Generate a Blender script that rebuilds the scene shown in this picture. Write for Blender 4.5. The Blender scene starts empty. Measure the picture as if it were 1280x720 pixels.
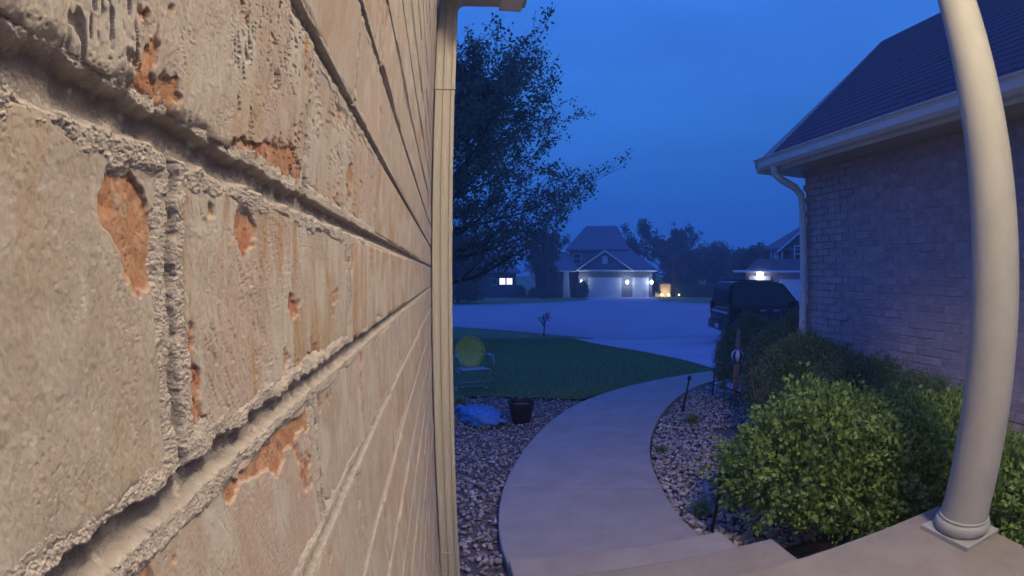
import bpy, bmesh, math, random
import numpy as np
from mathutils import Vector, Matrix, noise as mnoise

scene = bpy.context.scene
COL = scene.collection
R = math.radians
rng = np.random.default_rng(7)
random.seed(7)

# ------------------------------------------------------------------ camera
EYE = 1.66                      # lens height above the walkway
PITCH, YAW = R(-1.5), R(7.3)    # tilted slightly down, turned right of the house's own axis
cd = bpy.data.cameras.new("door_camera")
cam = bpy.data.objects.new("door_camera", cd)
COL.objects.link(cam)
cam.location = (0, 0, EYE)
cam.rotation_euler = (R(90) + PITCH, 0, -YAW)
cd.type = 'PANO'                # a wide door camera: equidistant fisheye, 640 px per radian on a 1280 px frame
cd.panorama_type = 'FISHEYE_LENS_POLYNOMIAL'
cd.sensor_fit = 'HORIZONTAL'
cd.sensor_width = 36
cd.fisheye_fov = R(179)
cd.fisheye_polynomial_k0 = 0
cd.fisheye_polynomial_k1 = -1 / 18
cd.fisheye_polynomial_k2 = 0
cd.fisheye_polynomial_k3 = 0
cd.fisheye_polynomial_k4 = 0
cd.clip_start = 0.005
cd.clip_end = 3000
scene.camera = cam

# ------------------------------------------------------------------ dusk sky
world = bpy.data.worlds.new("World")
scene.world = world
world.use_nodes = True
nt = world.node_tree
bg = nt.nodes['Background']
tc = nt.nodes.new('ShaderNodeTexCoord')
sep = nt.nodes.new('ShaderNodeSeparateXYZ')
ramp = nt.nodes.new('ShaderNodeValToRGB')
nt.links.new(tc.outputs['Generated'], sep.inputs[0])
nt.links.new(sep.outputs['Z'], ramp.inputs[0])
stops = [(0.0, (.016, .092, .48)), (0.10, (.019, .118, .55)), (0.28, (.034, .182, .67)), (0.50, (.044, .205, .80)), (1.0, (.074, .165, 1.28))]
els = ramp.color_ramp.elements
while len(els) < len(stops):
    els.new(.5)
for e, (p, c) in zip(els, stops):
    e.position = p
    e.color = (*c, 1)
cl = nt.nodes.new('ShaderNodeTexNoise'); cl.inputs['Scale'].default_value = 2.2; cl.inputs['Detail'].default_value = 5
cm = nt.nodes.new('ShaderNodeMapping'); cm.inputs['Scale'].default_value = (1, 1, 3.2)
nt.links.new(tc.outputs['Generated'], cm.inputs[0]); nt.links.new(cm.outputs[0], cl.inputs['Vector'])
cr = nt.nodes.new('ShaderNodeMapRange'); cr.inputs[1].default_value = .3; cr.inputs[2].default_value = .7; cr.inputs[3].default_value = .90; cr.inputs[4].default_value = 1.10
nt.links.new(cl.outputs['Fac'], cr.inputs[0])
cv = nt.nodes.new('ShaderNodeVectorMath'); cv.operation = 'SCALE'
nt.links.new(ramp.outputs[0], cv.inputs[0]); nt.links.new(cr.outputs[0], cv.inputs['Scale'])
nt.links.new(cv.outputs[0], bg.inputs[0])
bg.inputs[1].default_value = 1.0

scene.view_settings.view_transform = 'Standard'
scene.view_settings.look = 'None'
scene.view_settings.exposure = 0
scene.view_settings.gamma = 1
scene.cycles.max_bounces = 6
scene.cycles.diffuse_bounces = 3
scene.cycles.use_denoising = True

# ------------------------------------------------------------------ noise
def _hash(ix, iy, s):
    n = (ix.astype(np.int64) * 374761393 + iy.astype(np.int64) * 668265263 + int(s) * 974711 + 12345) & 0xFFFFFFFF
    n = ((n ^ (n >> 13)) * 1274126177) & 0xFFFFFFFF
    n = n ^ (n >> 16)
    return n / 4294967296.0

def n2(x, y, s=0):
    ix, iy = np.floor(x), np.floor(y)
    fx, fy = x - ix, y - iy
    fx, fy = fx * fx * (3 - 2 * fx), fy * fy * (3 - 2 * fy)
    a, b = _hash(ix, iy, s), _hash(ix + 1, iy, s)
    c, d = _hash(ix, iy + 1, s), _hash(ix + 1, iy + 1, s)
    return (a + (b - a) * fx) * (1 - fy) + (c + (d - c) * fx) * fy

def fbm(x, y, s=0, o=4):
    t, a, n = 0, .5, 0
    for k in range(o):
        t = t + a * n2(x * 2 ** k + 17.3 * k, y * 2 ** k - 9.1 * k, s + k)
        n += a
        a *= .5
    return t / n

def worley(x, y, s=0):
    ix, iy = np.floor(x), np.floor(y)
    m = np.full(np.shape(x), 9.0)
    for i in (-1, 0, 1):
        for j in (-1, 0, 1):
            cx, cy = ix + i, iy + j
            d = np.hypot(cx + _hash(cx, cy, s) - x, cy + _hash(cx, cy, s + 5) - y)
            m = np.minimum(m, d)
    return m

def sstep(a, b, x):
    t = np.clip((x - a) / (b - a), 0, 1)
    return t * t * (3 - 2 * t)

# ------------------------------------------------------------------ materials
MATS = {}
def mat(name, c1, c2=None, scale=8, rough=.8, bump=0, bscale=None, stretch=(1, 1, 1), rand=0, tone=None, metal=0, detail=6,
        emit=None, spots=None, subsurf=False):
    """two-colour noise material; rand = brightness spread per object; tone = name of a per-point attribute driving c1>c2"""
    m = bpy.data.materials.new(name)
    m.use_nodes = True
    t = m.node_tree
    p = t.nodes['Principled BSDF']
    p.inputs['Roughness'].default_value = rough
    p.inputs['Metallic'].default_value = metal
    L = t.links.new
    co = t.nodes.new('ShaderNodeTexCoord')
    mp = t.nodes.new('ShaderNodeMapping')
    mp.inputs['Scale'].default_value = stretch
    L(co.outputs['Object'], mp.inputs[0])
    nz = t.nodes.new('ShaderNodeTexNoise')
    nz.inputs['Scale'].default_value = scale
    nz.inputs['Detail'].default_value = detail
    nz.inputs['Roughness'].default_value = .62
    L(mp.outputs[0], nz.inputs['Vector'])
    if rand:
        oi = t.nodes.new('ShaderNodeObjectInfo')
        ad = t.nodes.new('ShaderNodeVectorMath')
        ad.operation = 'ADD'
        cx = t.nodes.new('ShaderNodeCombineXYZ')
        ml = t.nodes.new('ShaderNodeMath')
        ml.operation = 'MULTIPLY'
        ml.inputs[1].default_value = 57
        L(oi.outputs['Random'], ml.inputs[0])
        L(ml.outputs[0], cx.inputs[0])
        L(mp.outputs[0], ad.inputs[0])
        L(cx.outputs[0], ad.inputs[1])
        L(ad.outputs[0], nz.inputs['Vector'])
    mix = t.nodes.new('ShaderNodeMix')
    mix.data_type = 'RGBA'
    mix.inputs[6].default_value = (*c1, 1)
    mix.inputs[7].default_value = (*(c2 or c1), 1)
    if tone:
        at = t.nodes.new('ShaderNodeAttribute')
        at.attribute_name = tone
        L(at.outputs['Fac'], mix.inputs[0])
    else:
        mr = t.nodes.new('ShaderNodeMapRange')
        mr.inputs[1].default_value = .36
        mr.inputs[2].default_value = .64
        L(nz.outputs['Fac'], mr.inputs[0])
        L(mr.outputs[0], mix.inputs[0])
    out = mix.outputs[2]
    if spots:
        sc_, thr, colr, amt = spots
        n3 = t.nodes.new('ShaderNodeTexNoise')
        n3.inputs['Scale'].default_value = sc_
        n3.inputs['Detail'].default_value = 3
        L(mp.outputs[0], n3.inputs['Vector'])
        m3 = t.nodes.new('ShaderNodeMapRange')
        m3.inputs[1].default_value = thr
        m3.inputs[2].default_value = thr + .08
        m3.inputs[4].default_value = amt
        L(n3.outputs['Fac'], m3.inputs[0])
        mx3 = t.nodes.new('ShaderNodeMix')
        mx3.data_type = 'RGBA'
        L(m3.outputs[0], mx3.inputs[0])
        L(out, mx3.inputs[6])
        mx3.inputs[7].default_value = (*colr, 1)
        out = mx3.outputs[2]
    if rand:
        mr2 = t.nodes.new('ShaderNodeMapRange')
        mr2.inputs[3].default_value = 1 - rand
        mr2.inputs[4].default_value = 1 + rand
        L(oi.outputs['Random'], mr2.inputs[0])
        vm = t.nodes.new('ShaderNodeVectorMath')
        vm.operation = 'SCALE'
        L(out, vm.inputs[0])
        L(mr2.outputs[0], vm.inputs['Scale'])
        out = vm.outputs[0]
    L(out, p.inputs['Base Color'])
    if bump:
        nb = t.nodes.new('ShaderNodeTexNoise')
        nb.inputs['Scale'].default_value = bscale or scale * 4
        nb.inputs['Detail'].default_value = 6
        L(mp.outputs[0], nb.inputs['Vector'])
        b = t.nodes.new('ShaderNodeBump')
        b.inputs['Strength'].default_value = bump
        b.inputs['Distance'].default_value = .02
        L(nb.outputs['Fac'], b.inputs['Height'])
        L(b.outputs[0], p.inputs['Normal'])
    if emit:
        p.inputs['Emission Color'].default_value = (*emit[0], 1)
        p.inputs['Emission Strength'].default_value = emit[1]
    MATS[name] = m
    return m

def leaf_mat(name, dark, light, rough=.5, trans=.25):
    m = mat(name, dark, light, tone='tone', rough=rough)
    p = m.node_tree.nodes['Principled BSDF']
    t = m.node_tree
    tr = t.nodes.new('ShaderNodeBsdfTranslucent')
    mx = t.nodes.new('ShaderNodeMixShader')
    mx.inputs[0].default_value = trans
    src = p.inputs['Base Color'].links[0].from_socket
    t.links.new(src, tr.inputs[0])
    o = t.nodes['Material Output']
    t.links.new(p.outputs[0], mx.inputs[1])
    t.links.new(tr.outputs[0], mx.inputs[2])
    t.links.new(mx.outputs[0], o.inputs[0])
    return m

def worn_brick_mat():
    m = bpy.data.materials.new('worn_brick')
    m.use_nodes = True
    t = m.node_tree
    p = t.nodes['Principled BSDF']
    p.inputs['Roughness'].default_value = .92
    p.inputs['Specular IOR Level'].default_value = .25
    L = t.links.new
    N = t.nodes.new
    at = N('ShaderNodeAttribute'); at.attribute_name = 'wear'
    sp = N('ShaderNodeSeparateColor'); L(at.outputs['Color'], sp.inputs[0])
    co = N('ShaderNodeTexCoord')
    def noise(scale, st=(1, 1, 1), detail=5):
        mp = N('ShaderNodeMapping'); mp.inputs['Scale'].default_value = st
        L(co.outputs['Object'], mp.inputs[0])
        n = N('ShaderNodeTexNoise'); n.inputs['Scale'].default_value = scale; n.inputs['Detail'].default_value = detail
        L(mp.outputs[0], n.inputs['Vector'])
        return n.outputs['Fac']
    def rmp(f, a, b):
        r = N('ShaderNodeMapRange'); r.inputs[1].default_value = a; r.inputs[2].default_value = b
        L(f, r.inputs[0]); return r.outputs[0]
    def mix(f, a, b):
        x = N('ShaderNodeMix'); x.data_type = 'RGBA'
        L(f, x.inputs[0])
        for s, v in ((6, a), (7, b)):
            if isinstance(v, tuple): x.inputs[s].default_value = (*v, 1)
            else: L(v, x.inputs[s])
        return x.outputs[2]
    skin = mix(rmp(noise(26), .38, .62), (.338, .292, .238), (.402, .362, .305))
    skin = mix(rmp(noise(9, (1, 1, .35)), .42, .66), skin, (.405, .318, .272))
    skin = mix(rmp(noise(700, (1, 1, 1), 2), .52, .7), skin, (.305, .262, .212))
    skin = mix(rmp(noise(320, (1, 1, .35), 3), .57, .74), skin, (.43, .405, .352))
    skin = mix(sp.outputs[2], skin, (.44, .415, .36))
    och = mix(rmp(noise(220), .4, .6), (.32, .215, .125), (.36, .27, .18))
    skin = mix(sp.outputs[1], skin, och)
    clay = mix(rmp(noise(130), .42, .6), (.33, .15, .09), (.41, .25, .165))
    clay = mix(rmp(noise(45), .45, .6), clay, (.34, .20, .11))
    clay = mix(rmp(noise(420), .62, .68), clay, (.17, .075, .045))
    pm_ = N('ShaderNodeMath'); pm_.operation = 'MULTIPLY'
    L(sp.outputs[0], pm_.inputs[0]); L(rmp(noise(260, (1, 1, .5), 4), .20, .40), pm_.inputs[1])
    L(mix(pm_.outputs[0], skin, clay), p.inputs['Base Color'])
    b = N('ShaderNodeBump'); b.inputs['Strength'].default_value = .38; b.inputs['Distance'].default_value = .0006
    L(noise(1100, (1, 1, .6), 4), b.inputs['Height'])
    b2 = N('ShaderNodeBump'); b2.inputs['Strength'].default_value = .30; b2.inputs['Distance'].default_value = .003
    L(noise(150, (1, 1, .55), 6), b2.inputs['Height']); L(b.outputs[0], b2.inputs['Normal'])
    L(b2.outputs[0], p.inputs['Normal'])
    return m

def gritty_mortar_mat():
    m = mat('gritty_mortar', (.215, .19, .172), (.45, .405, .35), tone='grit', rough=.95, bump=.6, bscale=1200, spots=(1000, .58, (.30, .265, .225), .6))
    m.node_tree.nodes['Bump'].inputs['Distance'].default_value = .0011
    return m

M = dict(
    worn=worn_brick_mat(), mortar=gritty_mortar_mat(),
    core=mat('mortar_backing', (.30, .27, .245), (.36, .33, .30), 30, .95),
    plain_brick=mat('plain_brick', (.40, .32, .26), (.50, .42, .36), 14, .92, .5, 90, rand=.18),
    wing_brick=mat('wing_brick', (.34, .27, .30), (.44, .37, .40), 7, .92, .6, 60, rand=.09, spots=(11, .60, (.48, .43, .44), .3)),
    wing_mortar=mat('wing_mortar', (.35, .29, .31), (.40, .34, .36), 25, .95),
    vinyl=mat('cream_aluminium', (0.470, 0.437, 0.353), (0.504, 0.462, 0.386), 40, .45, .06, 200, stretch=(1, 1, .05)),
    white_trim=mat('white_trim', (.66, .64, .60), (.72, .70, .66), 12, .5),
    column=mat('painted_column', (0.402, 0.385, 0.316), (0.443, 0.426, 0.353), 5, .72, .12, 140, spots=(9, .66, (.44, .37, .26), .35)),
    concrete=mat('concrete', (.325, .285, .225), (.385, .34, .275), 3.5, .9, .25, 190, spots=(70, .62, (.29, .26, .235), .5)),
    porch_concrete=mat('porch_concrete', (.275, .24, .175), (.325, .285, .215), 5, .9, .25, 220, spots=(55, .60, (.24, .205, .155), .5)),
    street=mat('street_concrete', (.33, .31, .34), (.38, .36, .39), .35, .85, .15, 40, spots=(1.2, .62, (.28, .27, .26), .5)),
    drive=mat('driveway_concrete', (.42, .39, .43), (.47, .44, .48), .6, .85, .15, 60),
    kerb=mat('kerb_concrete', (.36, .34, .33), (.42, .40, .38), 3, .9, .2, 60),
    soil=mat('bed_soil', (.10, .08, .065), (.16, .125, .10), 9, 1, .6, 40),
    turf=mat('turf', (.12, .19, .065), (.15, .23, .085), 1.4, .95, .6, 60, spots=(.35, .6, (.045, .075, .03), .4)),
    blade=mat('grass_blade', (.14, .23, .07), (.24, .35, .12), tone='tone', rough=.6),
    pebble=mat('river_pebble', (.17, .13, .105), (.66, .57, .49), tone='tone', rough=.75, bump=.2, bscale=80),
    shingle=mat('asphalt_shingle', (.12, .085, .095), (.155, .115, .125), 30, .95, .5, 120, spots=(6, .58, (.075, .068, .075), .5)),
    bark=mat('bark', (.045, .036, .03), (.08, .065, .052), 12, .95, .6, 30, stretch=(1, 1, .2)),
    twig=mat('dry_twig', (.22, .18, .14), (.30, .25, .20), 30, .9),
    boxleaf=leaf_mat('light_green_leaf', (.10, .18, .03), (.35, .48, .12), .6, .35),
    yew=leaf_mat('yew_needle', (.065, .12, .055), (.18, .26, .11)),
    treeleaf=leaf_mat('tree_leaf', (.15, .18, .11), (.25, .27, .17), .6, .6),
    farleaf=leaf_mat('far_leaf', (.11, .12, .08), (.18, .18, .13), .7, .4),
    tuft=leaf_mat('tuft_blade', (.14, .20, .055), (.32, .38, .13)),
    iron=mat('black_metal', (.012, .012, .013), (.022, .022, .022), 30, .5, metal=.3),
    rubber=mat('black_rubber', (.012, .012, .012), (.02, .02, .02), 30, .8),
    pot=mat('black_plastic_pot', (.010, .010, .011), (.018, .018, .019), 20, .55),
    yellow=mat('yellow_paint', (.82, .56, .06), (.88, .62, .10), 9, .45, spots=(20, .62, (.40, .27, .06), .4)),
    white_paint=mat('white_paint', (.34, .32, .28), (.42, .40, .36), 9, .5),
    blue_tarp=mat('blue_plastic', (.03, .14, .33), (.09, .27, .50), 14, .45, .3, 40),
    rust=mat('rusty_copper', (.26, .13, .085), (.34, .19, .13), 14, .7),
    stripe_white=mat('stripe_white', (.70, .68, .72), (.76, .74, .78), 10, .5),
    stripe_purple=mat('stripe_purple', (.07, .04, .12), (.10, .06, .17), 10, .5),
    car_paint=mat('black_car_paint', (.006, .006, .007), (.009, .009, .010), 3, .25),
    car_glass=mat('dark_car_glass', (.008, .009, .011), (.012, .012, .014), 3, .08),
    chrome=mat('chrome', (.55, .53, .58), (.62, .60, .64), 8, .18, metal=1),
    tail=mat('tail_light', (.05, .006, .006), (.08, .01, .01), 20, .25),
    plate=mat('number_plate', (.60, .60, .66), (.66, .66, .70), 30, .4),
    siding=mat('grey_siding', (.17, .17, .19), (.21, .21, .23), 3, .8, .2, 10),
    siding_dark=mat('dark_siding', (.07, .075, .09), (.10, .10, .12), 3, .8),
    siding_pale=mat('pale_brick_cladding', (.22, .18, .18), (.30, .25, .25), 5, .9),
    far_roof=mat('far_roof', (.17, .15, .17), (.22, .195, .22), 3, .95, .3, 12),
    garage_door=mat('white_garage_door', (.62, .62, .62), (.68, .68, .68), 2, .5),
    glass=mat('window_glass', (.02, .025, .035), (.03, .035, .045), 2, .06),
    bin=mat('bin_plastic', (.05, .06, .09), (.07, .08, .11), 8, .5),
    beige=mat('beige_brick', (.50, .40, .24), (.58, .47, .30), 5, .85),
    wood=mat('door_wood', (.05, .04, .035), (.07, .055, .05), 8, .6),
)
def glow(name, c, s):
    return mat(name, c, None, emit=(c, s))
M['lamp_warm'] = glow('warm_glass_lamp', (1, .80, .56), 9)
M['lamp_cool'] = glow('white_garage_lamp', (.90, .96, 1), 5.0)
M['lamp_house'] = glow('lit_window', (1, .97, .90), 1.5)
M['lamp_spot'] = glow('garden_spot_lamp', (1, .86, .50), 4)

# ------------------------------------------------------------------ builders
def tag(o, label=None, cat=None, group=None, kind=None):
    if label: o['label'] = label
    if cat: o['category'] = cat
    if group: o['group'] = group
    if kind: o['kind'] = kind
    return o

def thing(name, label, cat, loc=(0, 0, 0), rz=0, group=None):
    o = bpy.data.objects.new(name, None)
    COL.objects.link(o)
    o.location = loc
    o.rotation_euler = (0, 0, rz)
    o.empty_display_size = .2
    return tag(o, label, cat, group)

def origin(p):
    v = Vector((0, 0, 0))
    while p is not None:
        v += Vector(p.location)
        p = p.parent
    return v

def link(name, me, m, parent=None):
    o = bpy.data.objects.new(name, me)
    COL.objects.link(o)
    if m is not None and len(me.materials) == 0:
        me.materials.append(m)
    if parent: o.parent = parent
    return o

def np_mesh(name, V, F, m, parent=None, smooth=True, attrs=None, local=True):
    """V (n,3), F (k,3|4) -> one mesh object"""
    V = np.asarray(V, dtype=np.float32)
    F = np.asarray(F, dtype=np.int32)
    if parent is not None and not local:
        V = V - np.array(origin(parent), dtype=np.float32)
    me = bpy.data.meshes.new(name)
    k = F.shape[1]
    me.vertices.add(len(V)); me.vertices.foreach_set('co', V.ravel())
    me.loops.add(F.size); me.loops.foreach_set('vertex_index', F.ravel())
    me.polygons.add(len(F)); me.polygons.foreach_set('loop_start', np.arange(0, F.size, k, dtype=np.int32))
    me.update(calc_edges=True)
    me.polygons.foreach_set('use_smooth', np.full(len(F), smooth))
    for nm, (ty, data) in (attrs or {}).items():
        a = me.attributes.new(nm, ty, 'POINT')
        a.data.foreach_set('color' if ty == 'FLOAT_COLOR' else 'value', np.asarray(data, dtype=np.float32).ravel())
    return link(name, me, m, parent)

class MB:
    """collects shapes for ONE mesh"""
    def __init__(s):
        s.bm = bmesh.new()
    def poly(s, pts):
        return s.bm.faces.new([s.bm.verts.new(p) for p in pts])
    def box(s, x0, x1, y0, y1, z0, z1, bevel=0):
        v = [s.bm.verts.new(p) for p in ((x0,y0,z0),(x1,y0,z0),(x1,y1,z0),(x0,y1,z0),(x0,y0,z1),(x1,y0,z1),(x1,y1,z1),(x0,y1,z1))]
        fs = [s.bm.faces.new([v[i] for i in q]) for q in ((0,3,2,1),(4,5,6,7),(0,1,5,4),(1,2,6,5),(2,3,7,6),(3,0,4,7))]
        if bevel:
            es = {e for f in fs for e in f.edges}
            bmesh.ops.bevel(s.bm, geom=list(es), offset=bevel, segments=2, affect='EDGES', profile=.6)
        return s
    def prism(s, pts, axis, a, b, bevel=0):
        """extrude the closed 2-D outline along axis from a to b"""
        def P(p, t):
            return {'x': (t, p[0], p[1]), 'y': (p[0], t, p[1]), 'z': (p[0], p[1], t)}[axis]
        A = [s.bm.verts.new(P(p, a)) for p in pts]
        B = [s.bm.verts.new(P(p, b)) for p in pts]
        n = len(pts)
        fs = [s.bm.faces.new(A[::-1]), s.bm.faces.new(B)]
        for i in range(n):
            fs.append(s.bm.faces.new((A[i], A[(i+1) % n], B[(i+1) % n], B[i])))
        bmesh.ops.recalc_face_normals(s.bm, faces=fs)
        if bevel:
            es = {e for f in fs for e in f.edges}
            bmesh.ops.bevel(s.bm, geom=list(es), offset=bevel, segments=2, affect='EDGES', profile=.6)
        return s
    def tube(s, pts, rad, n=8, caps=True, flat=1.0):
        pts = [Vector(p) for p in pts]
        rs = rad if isinstance(rad, (list, tuple)) else [rad] * len(pts)
        rings = []
        up = Vector((0, 0, 1))
        for i, p in enumerate(pts):
            d = (pts[min(i+1, len(pts)-1)] - pts[max(i-1, 0)]).normalized()
            a = d.cross(up)
            if a.length < 1e-3: a = d.cross(Vector((1, 0, 0)))
            a.normalize(); b = a.cross(d)
            rings.append([s.bm.verts.new(p + rs[i] * (a * math.cos(2*math.pi*k/n) + flat * b * math.sin(2*math.pi*k/n))) for k in range(n)])
        for r0, r1 in zip(rings, rings[1:]):
            for k in range(n):
                s.bm.faces.new((r0[k], r0[(k+1) % n], r1[(k+1) % n], r1[k]))
        if caps:
            s.bm.faces.new(rings[0][::-1]); s.bm.faces.new(rings[-1])
        return s
    def lathe(s, prof, cx=0, cy=0, n=32, caps=True):
        rings = [[s.bm.verts.new((cx + r*math.cos(2*math.pi*k/n), cy + r*math.sin(2*math.pi*k/n), z)) for k in range(n)] for r, z in prof]
        for r0, r1 in zip(rings, rings[1:]):
            for k in range(n):
                s.bm.faces.new((r0[k], r0[(k+1) % n], r1[(k+1) % n], r1[k]))
        if caps:
            s.bm.faces.new(rings[0][::-1]); s.bm.faces.new(rings[-1])
        return s
    def ball(s, c, r, sub=2, sc=(1, 1, 1)):
        g = bmesh.ops.create_icosphere(s.bm, subdivisions=sub, radius=r)
        for v in g['verts']:
            v.co = Vector((v.co.x*sc[0], v.co.y*sc[1], v.co.z*sc[2])) + Vector(c)
        return s
    def build(s, name, m, parent=None, smooth=False, world=False):
        """world=True: points are world coordinates and the parent is unrotated"""
        bmesh.ops.recalc_face_normals(s.bm, faces=s.bm.faces[:])
        if parent is not None and world:
            d = origin(parent)
            for v in s.bm.verts: v.co -= d
        me = bpy.data.meshes.new(name)
        s.bm.to_mesh(me); s.bm.free()
        if smooth:
            for p in me.polygons: p.use_smooth = True
            if smooth == 'auto':
                me.set_sharp_from_angle(angle=R(40))
        return link(name, me, m, parent)

# ------------------------------------------------------------------ ground: falls gently from the house to the street
KN = ([-600, 4, 14, 20, 60, 900], [0, 0, -.40, -.55, -1.0, -1.0])
def gz(y): return float(np.interp(y, *KN))

def sheet(name, pts, m, dz, label=None, thick=0):
    """flat polygon laid on the sloping ground"""
    bm = bmesh.new()
    vs = [bm.verts.new((x, y, 0)) for x, y in pts]
    es = [bm.edges.new((vs[i], vs[(i+1) % len(vs)])) for i in range(len(vs))]
    bmesh.ops.triangle_fill(bm, edges=es, use_beauty=True)
    for k in KN[0][1:-1]:
        bmesh.ops.bisect_plane(bm, geom=bm.verts[:] + bm.edges[:] + bm.faces[:], plane_co=(0, k, 0), plane_no=(0, 1, 0))
    for v in bm.verts: v.co.z = gz(v.co.y) + dz
    bmesh.ops.recalc_face_normals(bm, faces=bm.faces[:])
    if sum(f.normal.z for f in bm.faces) < 0:
        bmesh.ops.reverse_faces(bm, faces=bm.faces[:])
    if thick:
        r = bmesh.ops.extrude_face_region(bm, geom=bm.faces[:])
        for v in [g for g in r['geom'] if isinstance(g, bmesh.types.BMVert)]: v.co.z -= thick
        bmesh.ops.recalc_face_normals(bm, faces=bm.faces[:])
    me = bpy.data.meshes.new(name)
    bm.to_mesh(me); bm.free()
    o = link(name, me, m)
    return tag(o, label, None, None, 'structure')

def inside(poly, x, y):
    x, y = np.asarray(x), np.asarray(y)
    r = np.zeros(x.shape, bool)
    n = len(poly)
    for i in range(n):
        (x0, y0), (x1, y1) = poly[i], poly[(i+1) % n]
        c = ((y0 > y) != (y1 > y))
        with np.errstate(divide='ignore', invalid='ignore'):
            r ^= c & (x < (x1 - x0) * (y - y0) / ((y1 - y0) or 1e-9) + x0)
    return r

def dist_poly(poly, x, y):
    d = np.full(np.shape(x), 1e9)
    for (x0, y0), (x1, y1) in zip(poly, poly[1:] + poly[:1]):
        dx, dy = x1-x0, y1-y0
        t = np.clip(((x-x0)*dx + (y-y0)*dy) / (dx*dx + dy*dy + 1e-9), 0, 1)
        d = np.minimum(d, np.hypot(x0+t*dx-x, y0+t*dy-y))
    return d

sheet('ground', [(-500, -300), (600, -300), (600, 850), (-500, 850)], M['turf'], -.09, 'dark grass covered ground running out beyond the street')

walk_l = [(.32, 1.95), (.32, 2.47), (.29, 2.84), (.31, 3.18), (.37, 3.58), (.50, 4.07), (.73, 4.74), (1.0, 5.37), (1.32, 6.01), (1.80, 6.75), (2.49, 7.45), (3.25, 8.0), (4.24, 8.5), (5.08, 8.72), (5.3, 8.78)]
walk_r = [(1.55, 1.95), (1.55, 2.70), (1.55, 3.03), (1.62, 3.43), (1.72, 3.89), (1.91, 4.44), (2.17, 4.99), (2.55, 5.65), (3.02, 6.34), (3.59, 7.02), (4.04, 7.42), (4.71, 7.85), (5.3, 8.1)]
def resample(pl, n):
    p = np.array(pl, float)
    # corner-cutting keeps the edge a smooth curve
    for _ in range(2):
        q = [p[0]]
        for a, b in zip(p, p[1:]): q += [a*.75+b*.25, a*.25+b*.75]
        q.append(p[-1]); p = np.array(q)
    s = np.r_[0, np.cumsum(np.hypot(*np.diff(p, axis=0).T))]
    t = np.linspace(0, s[-1], n)
    return np.c_[np.interp(t, s, p[:, 0]), np.interp(t, s, p[:, 1])]
NW = 57
WL, WR = resample(walk_l, NW), resample(walk_r, NW)
wk = bpy.data.objects.new('walkway', None); COL.objects.link(wk)
tag(wk, 'curving pale concrete walkway from the porch steps to the driveway', kind='structure')
cuts = [0, 11, 22, 33, 44, 56]
for a, b in zip(cuts, cuts[1:]):
    V, F = [], []
    k = b - a + 1
    for i in range(a, b + 1):
        g = .004 if i == a else (-.004 if i == b else 0)
        t = (WL[min(i+1, NW-1)] - WL[max(i-1, 0)]); t = t / np.hypot(*t)
        l, r = WL[i] + t*g, WR[i] + t*g
        for (x, y), z in ((l, -.16), (l, -.006), (l + (r-l)*.006, 0), (r - (r-l)*.006, 0), (r, -.006), (r, -.16)):
            V.append((x, y, gz(y) + z))
    for i in range(k - 1):
        for j in range(5):
            F.append((i*6+j, i*6+j+1, (i+1)*6+j+1, (i+1)*6+j))
    F += [(0, 5, 4, 1), (1, 4, 3, 2)]
    e = (k-1)*6
    F += [(e, e+1, e+4, e+5), (e+1, e+2, e+3, e+4)]
    o = np_mesh('slab', np.array(V), np.array(F), M['concrete'], wk, smooth=False)

street_near = [(-60, 40), (-20, 27.5), (.28, 21.7), (2.52, 19.67), (3.92, 17.4), (4.78, 16.32), (6.12, 15.5), (8.8, 15.1), (14.5, 13.4), (30, 7), (60, -8)]
street_far = [(60, 16), (34, 31), (26, 37.2), (21.97, 39.94), (20.78, 43.5), (19.9, 46.5), (12.9, 47.9), (10.5, 45.5), (5.44, 42.49), (.53, 40.4), (-20, 38), (-60, 52)]
sheet('street', street_near + street_far, M['street'], -.03, 'wide pale concrete cul-de-sac in front of the houses')
drive_edge = [(5.26, 9.0), (5.32, 10.0), (5.3, 10.73), (5.06, 12.68), (4.43, 15.13), (4.2, 16.6)]
sheet('driveway', drive_edge + [(4.78, 16.36), (6.12, 15.54), (8.8, 15.14), (14.5, 13.44), (15, 4.6), (4.4, 4.6), (4.4, 7.6), (5.2, 8.0)], M['drive'], -.018, 'near driveway joining the walkway to the street')
fd = [(13.6, 47.6), (19.4, 46.4), (27.2, 60.6), (16.6, 63.4)]
sheet('far_driveway', [(12.4, 47.2), (20.5, 45.4), (21.2, 47.8), (25.6, 60.3), (16.9, 62.6), (14.6, 51)], M['drive'], -.024, 'driveway sloping up to the lit white garage')
lawn_pts = [(5.26, 8.85)] + drive_edge + [(3.92, 17.3), (2.52, 19.55), (.28, 21.55), (-20, 27.3), (-40, 33), (-40, 8.2), (-4, 7.95), (.12, 7.65), (.96, 7.49), (1.63, 7.22), (1.93, 7.1)] + [(x, y) for x, y in [(2.49, 7.55), (3.25, 8.09), (4.24, 8.59), (5.08, 8.8)]]
sheet('lawn', lawn_pts, M['turf'], -.035, 'dark green front lawn between the walkway and the street')
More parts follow.
